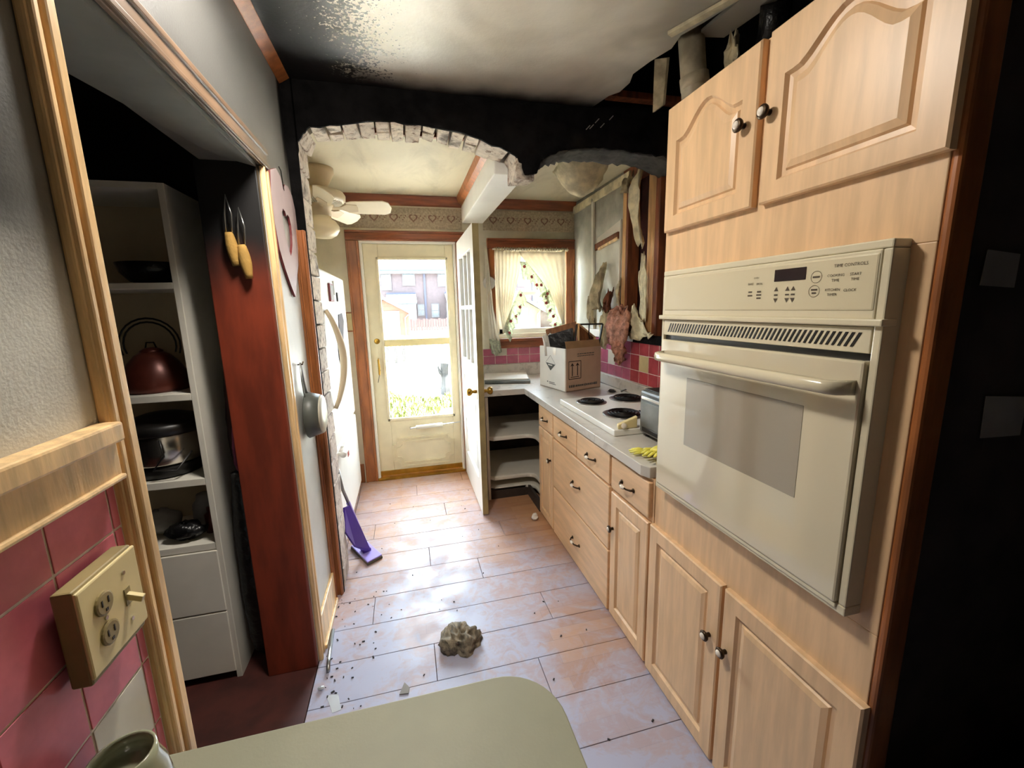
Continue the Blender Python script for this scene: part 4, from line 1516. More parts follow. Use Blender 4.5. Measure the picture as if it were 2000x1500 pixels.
# tray and boards on the back worktop
slab('cutting_board', [(.60, 3.36, .902), (.955, 3.27, .902), (1.03, 3.60, .902), (.66, 3.68, .902)], .012, 'carton_w', 'pale cutting board lying on a dark tray under the window', 'cutting board', bev=.004)
slab('oven_tray', [(.60, 3.34, .877), (.965, 3.25, .877), (1.03, 3.59, .877), (.66, 3.67, .877)], .024, 'toaster', 'dark baking tray under the cutting board', 'tray', bev=.004)
MB().ball((1.41, 2.69, .884), .03, 10, 6, (1, .8, .25)).jit(.006, 2).build('charred_scrap', 'debris', None, label='dark charred scrap on the worktop behind the cooktop', cat='debris')

# ------------------------------------------------------------------ curtains
def cx(u):
    return .749 + (940 + u / 5.77 - 955) * .00475


def cz(v):
    return 2.074 - (460 + v / 5.77 - 468) * .00445


def curtain(name, left, right, n, amp, yy, m, label, cat='curtain', parent=None, fold=7, ph=0):
    """left/right: lists of (u,v) zoom outlines resampled to rows"""
    def rs(P, k):
        L = [0]
        for a, b in zip(P, P[1:]):
            L.append(L[-1] + math.hypot(b[0] - a[0], b[1] - a[1]))
        out = []
        for i in range(k):
            s = L[-1] * i / (k - 1)
            for j in range(len(P) - 1):
                if s <= L[j + 1] + 1e-6:
                    t = (s - L[j]) / (L[j + 1] - L[j])
                    out.append((P[j][0] + (P[j + 1][0] - P[j][0]) * t, P[j][1] + (P[j + 1][1] - P[j][1]) * t))
                    break
        return out
    A, Bq = rs(left, 18), rs(right, 18)
    rows = []
    for i, (a, b) in enumerate(zip(A, Bq)):
        r = []
        for j in range(n + 1):
            s = j / n
            u, v = a[0] + (b[0] - a[0]) * s, a[1] + (b[1] - a[1]) * s
            r.append((cx(u), yy + amp * math.sin(fold * 2 * PI * s + ph) * (.5 + .5 * i / 17) + .004 * math.sin(i * 1.3), cz(v)))
        rows.append(r)
    return MB().sheet(rows).build(name, m, parent, smooth=True, solid=.0015, label=label, cat=cat)


rod = thing('curtain_rod', 'white curtain rod with gathered heading across the window top', 'curtain rod', (1.12, YB - .03, 1.97))
MB().tube([(.77, YB - .032, 1.992), (1.47, YB - .032, 1.992)], .007, 8).build('rod', 'white', rod)
hd_ = MB()
rws = []
for i in range(3):
    rws.append([(.785 + .68 * j / 90, YB - .032 + .016 * math.sin(j * 1.9) - .004, 2.006 - .014 * i + .006 * math.sin(j * 2.7)) for j in range(91)])
hd_.sheet(rws).build('heading', 'torn', rod, smooth=True, solid=.002)
cL = curtain('curtain', [(135, 165), (140, 500), (160, 800), (205, 1100)], [(430, 180), (400, 420), (330, 680), (265, 1060)], 42, .012, YB - .035, 'curtain', 'cream tied-back curtain on the door side of the window')
cR = curtain('curtain', [(385, 175), (440, 260), (560, 400), (700, 600), (800, 800), (880, 1010)], [(915, 180), (915, 400), (912, 700), (908, 1010)], 48, .012, YB - .05, 'curtain', 'cream curtain sweeping across to the oven side of the window')


def ruffle(parent, P, wd_, seed, yy):
    r0 = random.Random(seed)
    rows = []
    k = 26
    L = [0]
    for a, b in zip(P, P[1:]):
        L.append(L[-1] + math.hypot(b[0] - a[0], b[1] - a[1]))
    for i in range(k):
        s = L[-1] * i / (k - 1)
        for j in range(len(P) - 1):
            if s <= L[j + 1] + 1e-6:
                t = (s - L[j]) / (L[j + 1] - L[j])
                u, v = P[j][0] + (P[j + 1][0] - P[j][0]) * t, P[j][1] + (P[j + 1][1] - P[j][1]) * t
                break
        rows.append([(cx(u + wd_ * dq[0] * q * (1 + .15 * math.sin(i * 1.9))), yy + .014 * math.sin(i * 1.25) * q, cz(v + wd_ * dq[1] * q * (1 + .15 * math.sin(i * 2.3)))) for q in (0, .35, .7, 1)])
    o = MB().sheet(rows).build('ruffle', 'ruffle', parent, smooth=True, solid=.0015)
    # printed apples and leaves
    for i in range(2, k - 2, 5):
        p = Vector(rows[i][2]) if (i // 4) % 2 else Vector(rows[i][1])
        ap = MB().ball((p.x, p.y - .010, p.z), .014, 10, 6, (1, .15, 1.05))
        ap.build('apple_print', 'red', parent, smooth=True)
        MB().ball((p.x + .012, p.y - .010, p.z + .017), .007, 8, 5, (1, .2, .5)).build('leaf_print', 'leaf', parent)


dq = (.15, 1.0)
ruffle(cR, [(400, 290), (470, 290), (560, 400), (640, 500), (700, 600)], 190, 1, YB - .062)
dq = (-.75, .5)
ruffle(cR, [(720, 600), (790, 780), (810, 900), (880, 1010)], 130, 2, YB - .062)
dq = (.45, .75)
ruffle(cL, [(400, 590), (345, 690), (290, 830), (235, 960), (205, 1060)], 165, 3, YB - .05)
# narrow curtain hanging behind the open door
cD = curtain('curtain', [(22, 130), (25, 600), (38, 1150)], [(45, 130), (95, 800), (150, 1180)], 14, .006, YB - .06, 'curtain', 'narrow cream curtain hanging between the open door and the window casing', fold=3)
dq = (.0, 1.0)
rw_ = []
for i in range(14):
    u = 40 + 115 * i / 13
    rw_.append([(cx(u + 25 * q), YB - .06 + .012 * math.sin(i * 1.6) * q, cz(1150 + 25 * math.sin(i) * 0 + q * 200 - abs(i - 5) * 6 * q)) for q in (0, .3, .6, 1)])
MB().sheet(rw_).build('ruffle', 'ruffle', cD, smooth=True, solid=.0015)
MB().lathe([(.001, 0), (.03, -.004), (.05, -.010), (.056, -.018), (.05, -.014), (.03, -.008)], (.728, YB - .033, 1.705), 24, (0, 1, 0)).build('paper_plate', 'carton_w', None, smooth=True, label='white plate hanging on the window casing behind the curtain', cat='plate')

# ------------------------------------------------------------------ torn wall and ceiling pieces on the burnt right wall
def flap(name, spine, widths, m, label, cat='wall paper', curl=.02, seed=1, th=.004, side=(0, 1, 0)):
    r0 = random.Random(seed)
    rows = []
    sd = Vector(side)
    for i, (p, w_) in enumerate(zip(spine, widths)):
        r = []
        for j in range(9):
            s = j / 8 - .5
            wob = r0.uniform(-.014, .014) * (2.2 if i in (0, len(spine) - 1) else 1)
            r.append(Vector(p) + sd * (s * w_ * r0.uniform(.8, 1.2)) + Vector((-curl * (abs(s) * 2) ** 2 - .006 * math.sin(j * 2.1 + i), 0, wob)))
        rows.append(r)
    return MB().sheet(rows).build(name, m, None, smooth=True, solid=th, label=label, cat=cat)


def interp(pts, k):
    out = []
    n = len(pts) - 1
    for i in range(k):
        t = i / (k - 1) * n
        j = min(int(t), n - 1)
        f_ = t - j
        out.append(tuple(pts[j][q] + (pts[j + 1][q] - pts[j][q]) * f_ for q in range(len(pts[0]))))
    return out


def flap2(name, pts, m, label, seed, curl=.03, k=12, th=.004, cat='torn wallpaper'):
    q = interp(pts, k)
    return flap(name, [p[:3] for p in q], [p[3] for p in q], m, label, cat, curl, seed, th)


flap2('torn_wallpaper', [(1.53, 3.05, 1.80, .02), (1.50, 3.05, 1.68, .10), (1.46, 3.04, 1.55, .17), (1.47, 3.04, 1.49, .16), (1.50, 3.05, 1.455, .06)], 'torn', 'large grey wallpaper flap peeling off the right wall', 1, .05)
flap2('torn_wallpaper', [(1.53, 3.20, 1.62, .02), (1.50, 3.20, 1.54, .07), (1.48, 3.19, 1.42, .09), (1.50, 3.17, 1.36, .05)], 'torn', 'small curled wallpaper strip nearest the window casing', 2, .04)
flap2('torn_wallpaper', [(1.53, 2.99, 1.44, .02), (1.515, 2.98, 1.37, .10), (1.51, 2.98, 1.27, .09), (1.51, 2.97, 1.18, .05)], 'torn_light', 'pale torn strip drooping over the rose tiles', 3, .05)
flap2('torn_wallpaper', [(1.53, 2.93, 1.60, .03), (1.49, 2.91, 1.52, .08), (1.49, 2.90, 1.45, .05)], 'stud_dark', 'scorched brown scrap curling beside the bare stud', 4, .04)
flap2('torn_wallpaper', [(1.52, 2.81, 1.66, .02), (1.50, 2.81, 1.58, .035), (1.51, 2.80, 1.50, .015)], 'torn_light', 'thin white sliver hanging on the bare stud', 5, .01)
flap2('torn_wallpaper', [(1.52, 2.60, 1.48, .03), (1.50, 2.54, 1.40, .12), (1.50, 2.47, 1.32, .22), (1.51, 2.47, 1.28, .26)], 'torn_light', 'ragged cream plasterboard scrap above the burnt ledge', 6, .02)
# pink insulation: lumpy drape
ins = MB()
r0 = random.Random(11)
rws = []
q = interp([(1.50, 2.74, 1.47, .16), (1.46, 2.72, 1.42, .30), (1.43, 2.71, 1.35, .30), (1.43, 2.70, 1.27, .24), (1.45, 2.70, 1.19, .14), (1.47, 2.71, 1.12, .08), (1.49, 2.71, 1.08, .02)], 22)
for i, p in enumerate(q):
    rws.append([(p[0] - .03 * math.cos(PI * (j / 16 - .5)) + r0.uniform(-.012, .012), p[1] + (j / 16 - .5) * p[3], p[2] + .02 * math.sin(j * 1.4 + i * .3) + r0.uniform(-.008, .008)) for j in range(17)])
ins.sheet(rws).build('insulation', 'insul', None, smooth=True, solid=.03, label='pink insulation batt spilling from the open wall over the tiles', cat='insulation')
# scrap hanging at the top of the wall opening
flap2('plaster_scrap', [(1.52, 2.52, 2.36, .05), (1.47, 2.52, 2.24, .09), (1.46, 2.51, 2.10, .12), (1.48, 2.50, 1.97, .07), (1.50, 2.49, 1.86, .05)], 'torn_light', 'shredded plaster strip dangling over the pale stud', 7, .03, cat='plaster')
flap2('plaster_scrap', [(1.52, 2.67, 2.33, .04), (1.48, 2.66, 2.28, .09), (1.47, 2.65, 2.22, .06)], 'torn', 'short scorched plaster scrap at the top of the dark gap', 8, .03, cat='plaster')
flap2('plaster_scrap', [(1.50, 2.48, 1.80, .05), (1.495, 2.475, 1.66, .085), (1.50, 2.47, 1.52, .075), (1.505, 2.47, 1.40, .06)], 'torn_light', 'long pale plaster strip clinging to the stud face', 9, .004, cat='plaster')
# torn kitchen ceiling behind the second arch
tc = MB()
rws = []
r0 = random.Random(21)
for i in range(9):
    a = i / 8
    rws.append([(.98 + .30 * (j / 10) + r0.uniform(-.008, .008), 2.50 + .22 * a, 2.395 - (.05 + .15 * math.sin(PI * (1 - j / 12)) ) * (math.sin(PI * .5 * a)) + r0.uniform(-.006, .006)) for j in range(11)])
tc.sheet(rws).build('ceiling_flap', 'torn_light', None, smooth=True, solid=.006, label='sagging tan plasterboard flap under the kitchen ceiling', cat='plaster')
flap2('plaster_scrap', [(1.08, 2.46, 2.36, .05), (1.16, 2.46, 2.352, .05), (1.26, 2.46, 2.345, .05)], 'torn_light', 'rolled pale plaster edge at the ceiling tear', 12, .01, th=.012, cat='plaster')
MB().tube([(1.20, 2.50, 2.372), (1.48, 2.56, 2.362)], .018, 10).build('water_pipe', 'copper', None, smooth=True, label='rusty copper pipe exposed at the torn kitchen ceiling', cat='pipe')

# near ceiling hole: lath, drain pipe, hanging board edges
MB().beam((1.05, 2.12, 2.525), (1.60, 2.12, 2.525), .05, .03).build('ceiling_lath', 'stud_dark', None, label='orange-brown wooden lath across the ceiling hole', cat='lath')
dpipe = thing('drain_pipe', 'pale vertical drain pipe standing in the ceiling hole', 'pipe', (1.17, 1.60, 2.12))
MB().tube([(1.19, 1.60, 2.12), (1.165, 1.60, 2.35), (1.13, 1.60, 2.60)], .048, 16).build('pipe', 'pipe', dpipe, smooth=True)
MB().tube([(1.172, 1.60, 2.33), (1.164, 1.60, 2.37)], .054, 16).build('pipe_collar', 'pipe', dpipe, smooth=True)
MB().prism([(1.075, 1.74, 2.49), (1.12, 1.72, 2.49), (1.16, 1.80, 2.35), (1.13, 1.83, 2.33)], (.012, 0, .004)).build('ceiling_shard', 'torn', None, label='brown plasterboard shard hanging in the ceiling hole', cat='plaster')
MB().beam((1.03, 1.57, 2.482), (1.155, 1.30, 2.482), .028, .012).build('ceiling_strip', 'torn_light', None, label='white split board edge running along the ceiling hole', cat='plaster')
MB().prism([(1.15, 1.58, 2.492), (1.26, 1.56, 2.492), (1.30, 1.30, 2.492), (1.17, 1.32, 2.492)], (0, 0, .012)).build('ceiling_remnant', 'ceiling', None, label='greyed ceiling board remnant beyond the split strip', cat='plaster')
flap2('plaster_scrap', [(1.27, 1.50, 2.47, .03), (1.29, 1.52, 2.40, .06), (1.30, 1.55, 2.33, .03)], 'torn_light', 'white torn scrap dangling above the tall cabinet', 13, .03, cat='plaster')
MB().tube([(1.30, 1.36, 2.50), (1.335, 1.40, 2.44), (1.35, 1.44, 2.36)], .05, 14).build('vent_hose', 'coat', None, smooth=True, label='dark flexible hose behind the tall cabinet doors', cat='hose')

# ------------------------------------------------------------------ cupboard contents
t = thing('shelf_unit', 'white painted shelf unit with two drawers inside the cupboard', 'shelf unit', (-1.0, 1.88, 0))
sy0, sy1 = 1.742, 2.05
B(-.778, sy0, 0, -.757, sy1, 1.93).build('side_panel', 'white', t, bev=.002)
B(-1.45, sy0, 0, -1.43, sy1, 1.93).build('side_panel', 'white', t)
B(-1.43, sy1 - .015, .03, -.778, sy1, 1.93).build('back_panel', 'fan_tan', t)
for z, th in ((1.582, .022), (1.183, .026), (.853, .028), (.585, .028)):
    B(-1.43, sy0 + (0 if z > .6 else .002), z, -.778, sy1 - .015, z + th).build('shelf', 'white', t, bev=.002)
B(-1.43, sy0, 1.91, -.778, sy1, 1.93).build('top', 'white', t)
B(-1.43, sy0 - .004, .318, -.775, sy0 + .016, .582).build('drawer', 'white', t, bev=.003)
B(-1.43, sy0 - .004, .035, -.775, sy0 + .016, .312).build('drawer', 'white', t, bev=.003)
# copper kettle
kc = (-.945, 1.88)
t = thing('kettle', 'dark copper dome kettle with a tall hoop handle on the cupboard shelf', 'kettle', (kc[0], kc[1], 1.21))
MB().lathe([(.10, 1.2095), (.108, 1.22), (.106, 1.245), (.098, 1.28), (.08, 1.315), (.055, 1.345), (.03, 1.36)], (*kc, 0), 28).build('body', 'copper', t, smooth=True)
MB().lathe([(.036, 1.352), (.036, 1.362), (.02, 1.372), (.004, 1.374)], (*kc, 0), 20).build('lid', 'copper', t, smooth=True)
MB().tube([(kc[0] - .018, kc[1], 1.37), (kc[0] - .012, kc[1], 1.392), (kc[0] + .012, kc[1], 1.392), (kc[0] + .018, kc[1], 1.37)], .003, 6).build('lid_loop', 'black', t)
for r in (.098, .084):
    hp = [(kc[0] + .01 + r * math.cos(a), kc[1] - .02, 1.385 + r * math.sin(a)) for a in [PI * (-.12 + 1.24 * k / 16) for k in range(17)]]
    MB().tube(hp, .0035, 6).build('handle', 'black', t, smooth=True)
# slow cooker
pc_ = (-.955, 1.89)
t = thing('slow_cooker', 'steel slow cooker with black rim and base on the middle shelf', 'cooker', (*pc_, .881))
MB().lathe([(.115, .8815), (.125, .89), (.125, .925), (.12, .93)], (*pc_, 0), 28).build('base', 'black', t, smooth=True)
MB().lathe([(.12, .928), (.133, .94), (.136, 1.045), (.13, 1.05)], (*pc_, 0), 32).build('body', 'steel_pot', t, smooth=True)
MB().lathe([(.135, 1.048), (.145, 1.055), (.145, 1.085), (.13, 1.092), (.06, 1.115), (.01, 1.12)], (*pc_, 0), 32).build('lid', 'black', t, smooth=True)
MB().tube([(pc_[0] + .05, pc_[1] - .14, 1.04), (pc_[0] + .06, pc_[1] - .15, .98), (pc_[0] + .02, pc_[1] - .15, .93), (pc_[0] + .09, pc_[1] - .14, .92), (pc_[0] + .13, pc_[1] - .10, .98)], .004, 6).build('cord', 'black', t, smooth=True)
# bowl, bottles, bags on other shelves
MB().lathe([(.04, 1.605), (.075, 1.615), (.10, 1.645), (.11, 1.68), (.104, 1.68), (.07, 1.625)], (-.89, 1.88, 0), 24).build('bowl', 'coat', None, smooth=True, label='black glossy bowl on the top cupboard shelf', cat='bowl')
MB().lathe([(.045, .614), (.048, .62), (.045, .72), (.03, .74), (.028, .76), (.0, .762)], (-.86, 1.90, 0), 18).build('canister', 'paper', None, smooth=True, label='grey canister on the lowest cupboard shelf', cat='canister')
MB().lathe([(.022, .614), (.022, .69), (.012, .70), (.012, .72)], (-.825, 1.85, 0), 14).build('bottle', 'copper', None, smooth=True, label='small reddish bottle beside the grey canister', cat='bottle')
MB().ball((-.895, 1.80, .655), .05, 14, 8, (1.4, .8, .65)).jit(.008, 7).build('plastic_bag', 'coat', None, smooth=True, label='crumpled black plastic bag on the lowest cupboard shelf', cat='bag')
MB().ball((-1.02, 1.88, .672), .07, 14, 8, (1.1, .9, .68)).jit(.006, 8).build('cloth_bundle', 'paper', None, smooth=True, label='grey cloth bundle at the left of the lowest cupboard shelf', cat='cloth')
# hanging bags between shelf unit and jamb
def drape(c, w_, d_, z0, z1, seed, k=14):
    r0 = random.Random(seed)
    vs, fs = [], []
    for i in range(k):
        a = i / (k - 1)
        z = z0 + (z1 - z0) * a
        sc = math.sin(PI * min(1, .14 + .86 * (1 - a))) ** .35 * (1 - .45 * a)
        for j in range(14):
            q = 2 * PI * j / 14
            rr_ = 1 + .16 * math.sin(3 * q + seed) + r0.uniform(-.08, .08)
            vs.append((c[0] + math.cos(q) * w_ * sc * rr_, c[1] + math.sin(q) * d_ * sc * rr_, z))
    for i in range(k - 1):
        for j in range(14):
            fs.append((i * 14 + j, i * 14 + (j + 1) % 14, (i + 1) * 14 + (j + 1) % 14, (i + 1) * 14 + j))
    fs.append(tuple(range(14)))
    fs.append(tuple(range((k - 1) * 14, k * 14)))
    return MB().add(vs, fs)


drape((-.702, 1.84), .052, .06, .002, .86, 3, 20).build('garbage_bag', 'coat', None, smooth=True, label='tall black plastic bag standing beside the red cupboard jamb', cat='bag')
drape((-.695, 1.90), .05, .05, .80, 1.30, 5).build('hanging_cloth', 'coat_brown', None, smooth=True, label='brown cloth hanging above the black bag in the cupboard', cat='cloth')
drape((-.678, 1.825), .03, .035, .86, 1.06, 8).build('hanging_pouch', 'coat_pink', None, smooth=True, label='pink knitted pouch hanging by a string in the cupboard', cat='pouch')

# tan gloves hanging on the jamb
def hang_glove(x, y, zt_, zb_, label):
    t = thing('hanging_glove', label, 'glove', (x, y, zb_), 'tan gloves on the cupboard jamb')
    n = 9
    pts = []
    rs = []
    for k in range(n):
        a = k / (n - 1)
        pts.append((x + .010 * a, y, zt_ + (zb_ - zt_) * a))
        rs.append(.012 + .007 * math.sin(PI * min(1, a * 1.05)))
    MB().tube(pts, rs, 10).build('glove_body', 'glove_tan', t, smooth=True)
    lp = [(x - .008, y, zt_), (x - .004, y - .003, zt_ + .06), (x + .006, y - .004, zt_ + .12), (x + .016, y - .003, zt_ + .06), (x + .012, y, zt_)]
    MB().tube(lp, .0035, 6).build('hanging_loop', 'metal', t, smooth=True)


hang_glove(-.565, 1.690, 1.765, 1.655, 'tan glove hanging higher on the red jamb, nearer the cupboard')
hang_glove(-.530, 1.690, 1.725, 1.612, 'tan glove hanging lower on the red jamb, nearer the kitchen')

# pink wooden heart cut-out
t = thing('heart_plaque', 'pale pink wooden heart cut-out hanging on the narrow wall strip', 'wall decoration', (-.44, 2.0, 1.56))
out_ = [(1.835, 2.015), (1.92, 2.045), (1.975, 2.03), (2.000, 1.985), (2.03, 2.015), (2.085, 2.022), (2.14, 2.0), (2.172, 1.945), (2.175, 1.85), (2.115, 1.70), (2.001, 1.557), (1.949, 1.60), (1.885, 1.665), (1.837, 1.73), (1.812, 1.82), (1.810, 1.93)]
inn_ = [(1.937, 1.886), (1.955, 1.905), (1.985, 1.90), (2.0, 1.885), (2.02, 1.895), (2.045, 1.89), (2.063, 1.86), (2.063, 1.82), (2.05, 1.78), (2.025, 1.745), (2.001, 1.726), (1.985, 1.745), (1.965, 1.775), (1.948, 1.80), (1.935, 1.83), (1.933, 1.86)]
hx0, hx1 = XL + .003, XL + .012
vs = [(hx1, *p) for p in out_] + [(hx1, *p) for p in inn_] + [(hx0, *p) for p in out_] + [(hx0, *p) for p in inn_]
n = 16
fs = []
for k in range(n):
    k2 = (k + 1) % n
    fs += [(k, k2, n + k2, n + k), (2 * n + k, 2 * n + k2, 3 * n + k2, 3 * n + k)]
fs2 = []
for k in range(n):
    k2 = (k + 1) % n
    fs2 += [(k, k2, 2 * n + k2, 2 * n + k), (n + k, n + k2, 3 * n + k2, 3 * n + k)]
MB().add(vs, fs).build('heart_face', 'heart', t)
MB().add(vs, fs2).build('heart_edge', 'heart_side', t)
MB().tube([(XL + .012, 2.008, 1.985), (XL + .010, 2.0, 2.06), (XL + .004, 2.0, 2.075)], .002, 5).build('hanging_cord', 'black', t)

# small enamel pan hanging on the strip
t = thing('hanging_pan', 'small grey enamel pan hanging bottom-out on the narrow wall strip', 'pan', (-.42, 1.95, .95))
pcn = (XL + .016, 1.965, 1.045)
MB().lathe([(.100, 0), (.103, .004), (.086, .058)], pcn, 28, (1, 0, 0)).build('side', 'pan_dark', t, smooth=True)
MB().lathe([(.0865, .0575), (.082, .064), (.03, .066)], pcn, 28, (1, 0, 0)).build('base', 'pan_grey', t, smooth=True)
MB().tube([(XL + .022, 1.955, 1.142), (XL + .018, 1.945, 1.20), (XL + .014, 1.94, 1.28)], [.006, .005, .004], 6).build('handle', 'metal', t, smooth=True)
MB().tube([(XL + .022, 1.915, 1.135), (XL + .016, 1.925, 1.20), (XL + .014, 1.935, 1.28)], .003, 6).build('handle_wire', 'metal', t, smooth=True)
MB().tube([(XL + .002, 1.94, 1.272), (XL + .022, 1.94, 1.272), (XL + .026, 1.94, 1.285)], .003, 6).build('wall_hook', 'bronze', None, smooth=True, label='small metal hook holding the enamel pan', cat='hook')

# ivory outlet and switch plate
t = thing('switch_plate', 'ivory wall plate with a double outlet and a toggle switch on the burgundy tiles', 'switch', (-.435, .645, 1.01))
pa, pb_, pz0, pz1 = .588, .698, 1.030, 1.148
B(XL + .012, pa - .002, pz0 - .012, XL + .036, pb_ + .004, pz1 + .006).build('surface_box', 'ivory_shade', t, bev=.003)  # box sides carry their shade in the colour
B(XL + .036, pa - .004, pz0 - .002, XL + .041, pb_ + .004, pz1 + .004).build('cover', 'ivory', t, bev=.003)
for z in (1.112, 1.068):
    rcp = MB().lathe([(.0165, .041), (.0165, .0435), (.014, .0445)], (XL, .622, z), 20, (1, 0, 0)).build('receptacle', 'ivory_shade', t, smooth=False)
    MB().box(XL + .0445, .6145, z - .002, XL + .0452, .6165, z + .007).box(XL + .0445, .6265, z - .002, XL + .0452, .6285, z + .007).box(XL + .0445, .620, z - .011, XL + .0452, .624, z - .007).build('slot', 'black', rcp)
B(XL + .041, .662, 1.077, XL + .0422, .674, 1.103).build('toggle_slot', 'ivory_shade', t)
MB().beam((XL + .040, .668, 1.091), (XL + .060, .668, 1.083), .008, .009).build('toggle', 'ivory', t, bev=.001)
for y, z in ((.668, 1.127), (.668, 1.053), (.622, 1.090)):
    MB().lathe([(.003, .041), (.003, .0425)], (XL, y, z), 8, (1, 0, 0)).build('screw', 'chrome', t)

# ------------------------------------------------------------------ table in the foreground
t = thing('dining_table', 'grey-green laminate table with a rounded corner in the foreground', 'table', (-.1, .1, 0))
r_ = .115
P = [(-.452, -.75), (.242, -.75), (.242, .727 - r_)] + [(.242 - r_ + r_ * math.cos(a), .727 - r_ + r_ * math.sin(a)) for a in [PI / 2 * k / 10 for k in range(1, 10)]] + [(.242 - r_, .727), (-.452, .727)]
MB().prism([(x, y, .722) for x, y in P], (0, 0, .024)).build('tabletop', 'tabletop', t, bev=.003)
MB().prism([(x * .97 - .005, y * .97, .69) for x, y in P], (0, 0, .032)).build('apron', 'tableedge', t)
for x, y in ((-.40, -.65), (.17, -.65), (-.40, .60), (.17, .60)):
    MB().tube([(x, y, 0), (x, y, .69)], .018, 10).build('leg', 'metal', t, smooth=True)
# smoky glass jar with a green foot
jc = (-.405, .575)
t = thing('glass_jar', 'smoky glass jar with a green base at the wall end of the table', 'jar', (*jc, .746))
MB().lathe([(.040, .790), (.046, .81), (.049, .85), (.045, .88), (.038, .90), (.037, .915), (.034, .915), (.035, .90), (.040, .88)], (*jc, 0), 28).build('jar_body', 'jar', t, smooth=True)
MB().lathe([(.038, .7465), (.043, .752), (.043, .778), (.040, .792)], (*jc, 0), 28).build('jar_base', 'jar_green', t, smooth=True)

# ------------------------------------------------------------------ floor things
hA, hB, hC, hD = Vector((-.434, 2.625, 0)), Vector((-.345, 2.672, 0)), Vector((-.229, 2.461, 0)), Vector((-.313, 2.40, 0))
t = thing('floor_sweeper', 'purple sponge mop leaning into the gap by the brick jamb', 'mop', (-.33, 2.53, 0))
MB().prism([p + Vector((0, 0, .001)) for p in (hA, hB, hC, hD)], (0, 0, .014)).build('sponge_pad', 'tableedge', t, bev=.003)
c_m = (hA + hB + hC + hD) / 4
MB().prism([c_m + (p - c_m) * .97 + Vector((0, 0, .015)) for p in (hA, hB, hC, hD)], (0, 0, .010)).build('head_plate', 'lilac', t, bev=.004)
MB().obox((c_m.x - .002, c_m.y - .005, .034), (.05, .05, .02), rz(.5)).build('hinge_block', 'purple', t, bev=.004)
MB().prism([(-.338, 2.515, .035), (-.312, 2.525, .035), (-.395, 2.49, .36), (-.425, 2.44, .37), (-.418, 2.37, .25), (-.385, 2.43, .12), (-.352, 2.49, .06)], (.012, -.010, .004)).build('blade_body', 'purple', t, bev=.004)
MB().beam((-.318, 2.52, .04), (-.398, 2.475, .385), .022, .012, (0, 1, 0)).build('spine_rib', 'lilac', t, bev=.003)
MB().tube([(-.392, 2.48, .36), (-.418, 2.465, .47), (-.432, 2.455, .60)], .009, 8).build('handle_tube', 'metal', t, smooth=True)
# crumpled rag
r0 = random.Random(31)
from mathutils import noise as mnoise
rg = MB()
rows_ = []
for i in range(19):
    th_ = PI * .5 * i / 18
    rw_ = []
    for j in range(41):
        q = 2 * PI * (j % 40) / 40
        d_ = Vector((math.cos(q) * math.cos(th_), math.sin(q) * math.cos(th_), math.sin(th_)))
        f_ = 1.12 + .28 * mnoise.noise(d_ * 1.5 + Vector((3, 1, 2))) - .62 * abs(mnoise.noise(d_ * 2.1 + Vector((7, 2, 5)))) + .05 * mnoise.noise(d_ * 6)
        rw_.append((.148 + .086 * f_ * d_.x, 1.672 + .080 * f_ * d_.y, .0015 + .078 * f_ * d_.z))
    rows_.append(rw_)
rg.sheet(rows_).build('crumpled_rag', 'rag', None, smooth=True, weld=True, label='crumpled grey-brown striped rag in the middle of the floor', cat='rag')
# paper ball in the corner
MB().ball((.80, 2.645, .022), .024, 8, 6).jit(.006, 3).build('paper_ball', 'carton_w', None, label='small crumpled white paper by the drawer cabinets', cat='paper')
slab('paper_scrap', [(-.40, 1.55, .001), (-.355, 1.545, .001), (-.335, 1.47, .001), (-.365, 1.465, .001)], .003, 'foil', 'folded white scrap on the floor near the table', 'paper', bev=0)
MB().ball((-.425, 1.585, .008), .012, 8, 5, (1.2, .8, .5)).build('foil_scrap', 'foil', None, label='shiny bit of foil at the foot of the cupboard casing', cat='foil')
MB().prism([(-.12, 1.475, .001), (-.085, 1.47, .001), (-.08, 1.495, .001), (-.10, 1.525, .001)], (0, 0, .004)).build('plaster_chip', 'paper', None, label='grey plaster chip on the floor at the table edge', cat='debris')
wp = MB().tube([(-.428, 1.90, .012), (-.418, 1.72, .012), (-.41, 1.66, .012)], .008, 8)
wp.build('trim_rod', 'metal', None, smooth=True, label='loose grey rod lying along the left baseboard', cat='rod')
# char flakes: far too many to count
ch = MB()
r0 = random.Random(77)
for k in range(95):
    if k < 55:
        x, y = -.43 + abs(r0.gauss(0, .13)), r0.uniform(1.35, 2.15)
    else:
        x, y = r0.uniform(-.4, .84), r0.uniform(1.0, 3.3)
    s_1 = r0.uniform(.0015, .005) * (1.6 if r0.random() < .1 else 1)
    a = r0.uniform(0, PI)
    ch.obox((x, y, .002), (s_1 * 2, s_1, .003), rz(a))
ch.build('char_flakes', 'debris', None, kind='stuff', label='black char flakes strewn over the dusty floor', cat='debris')

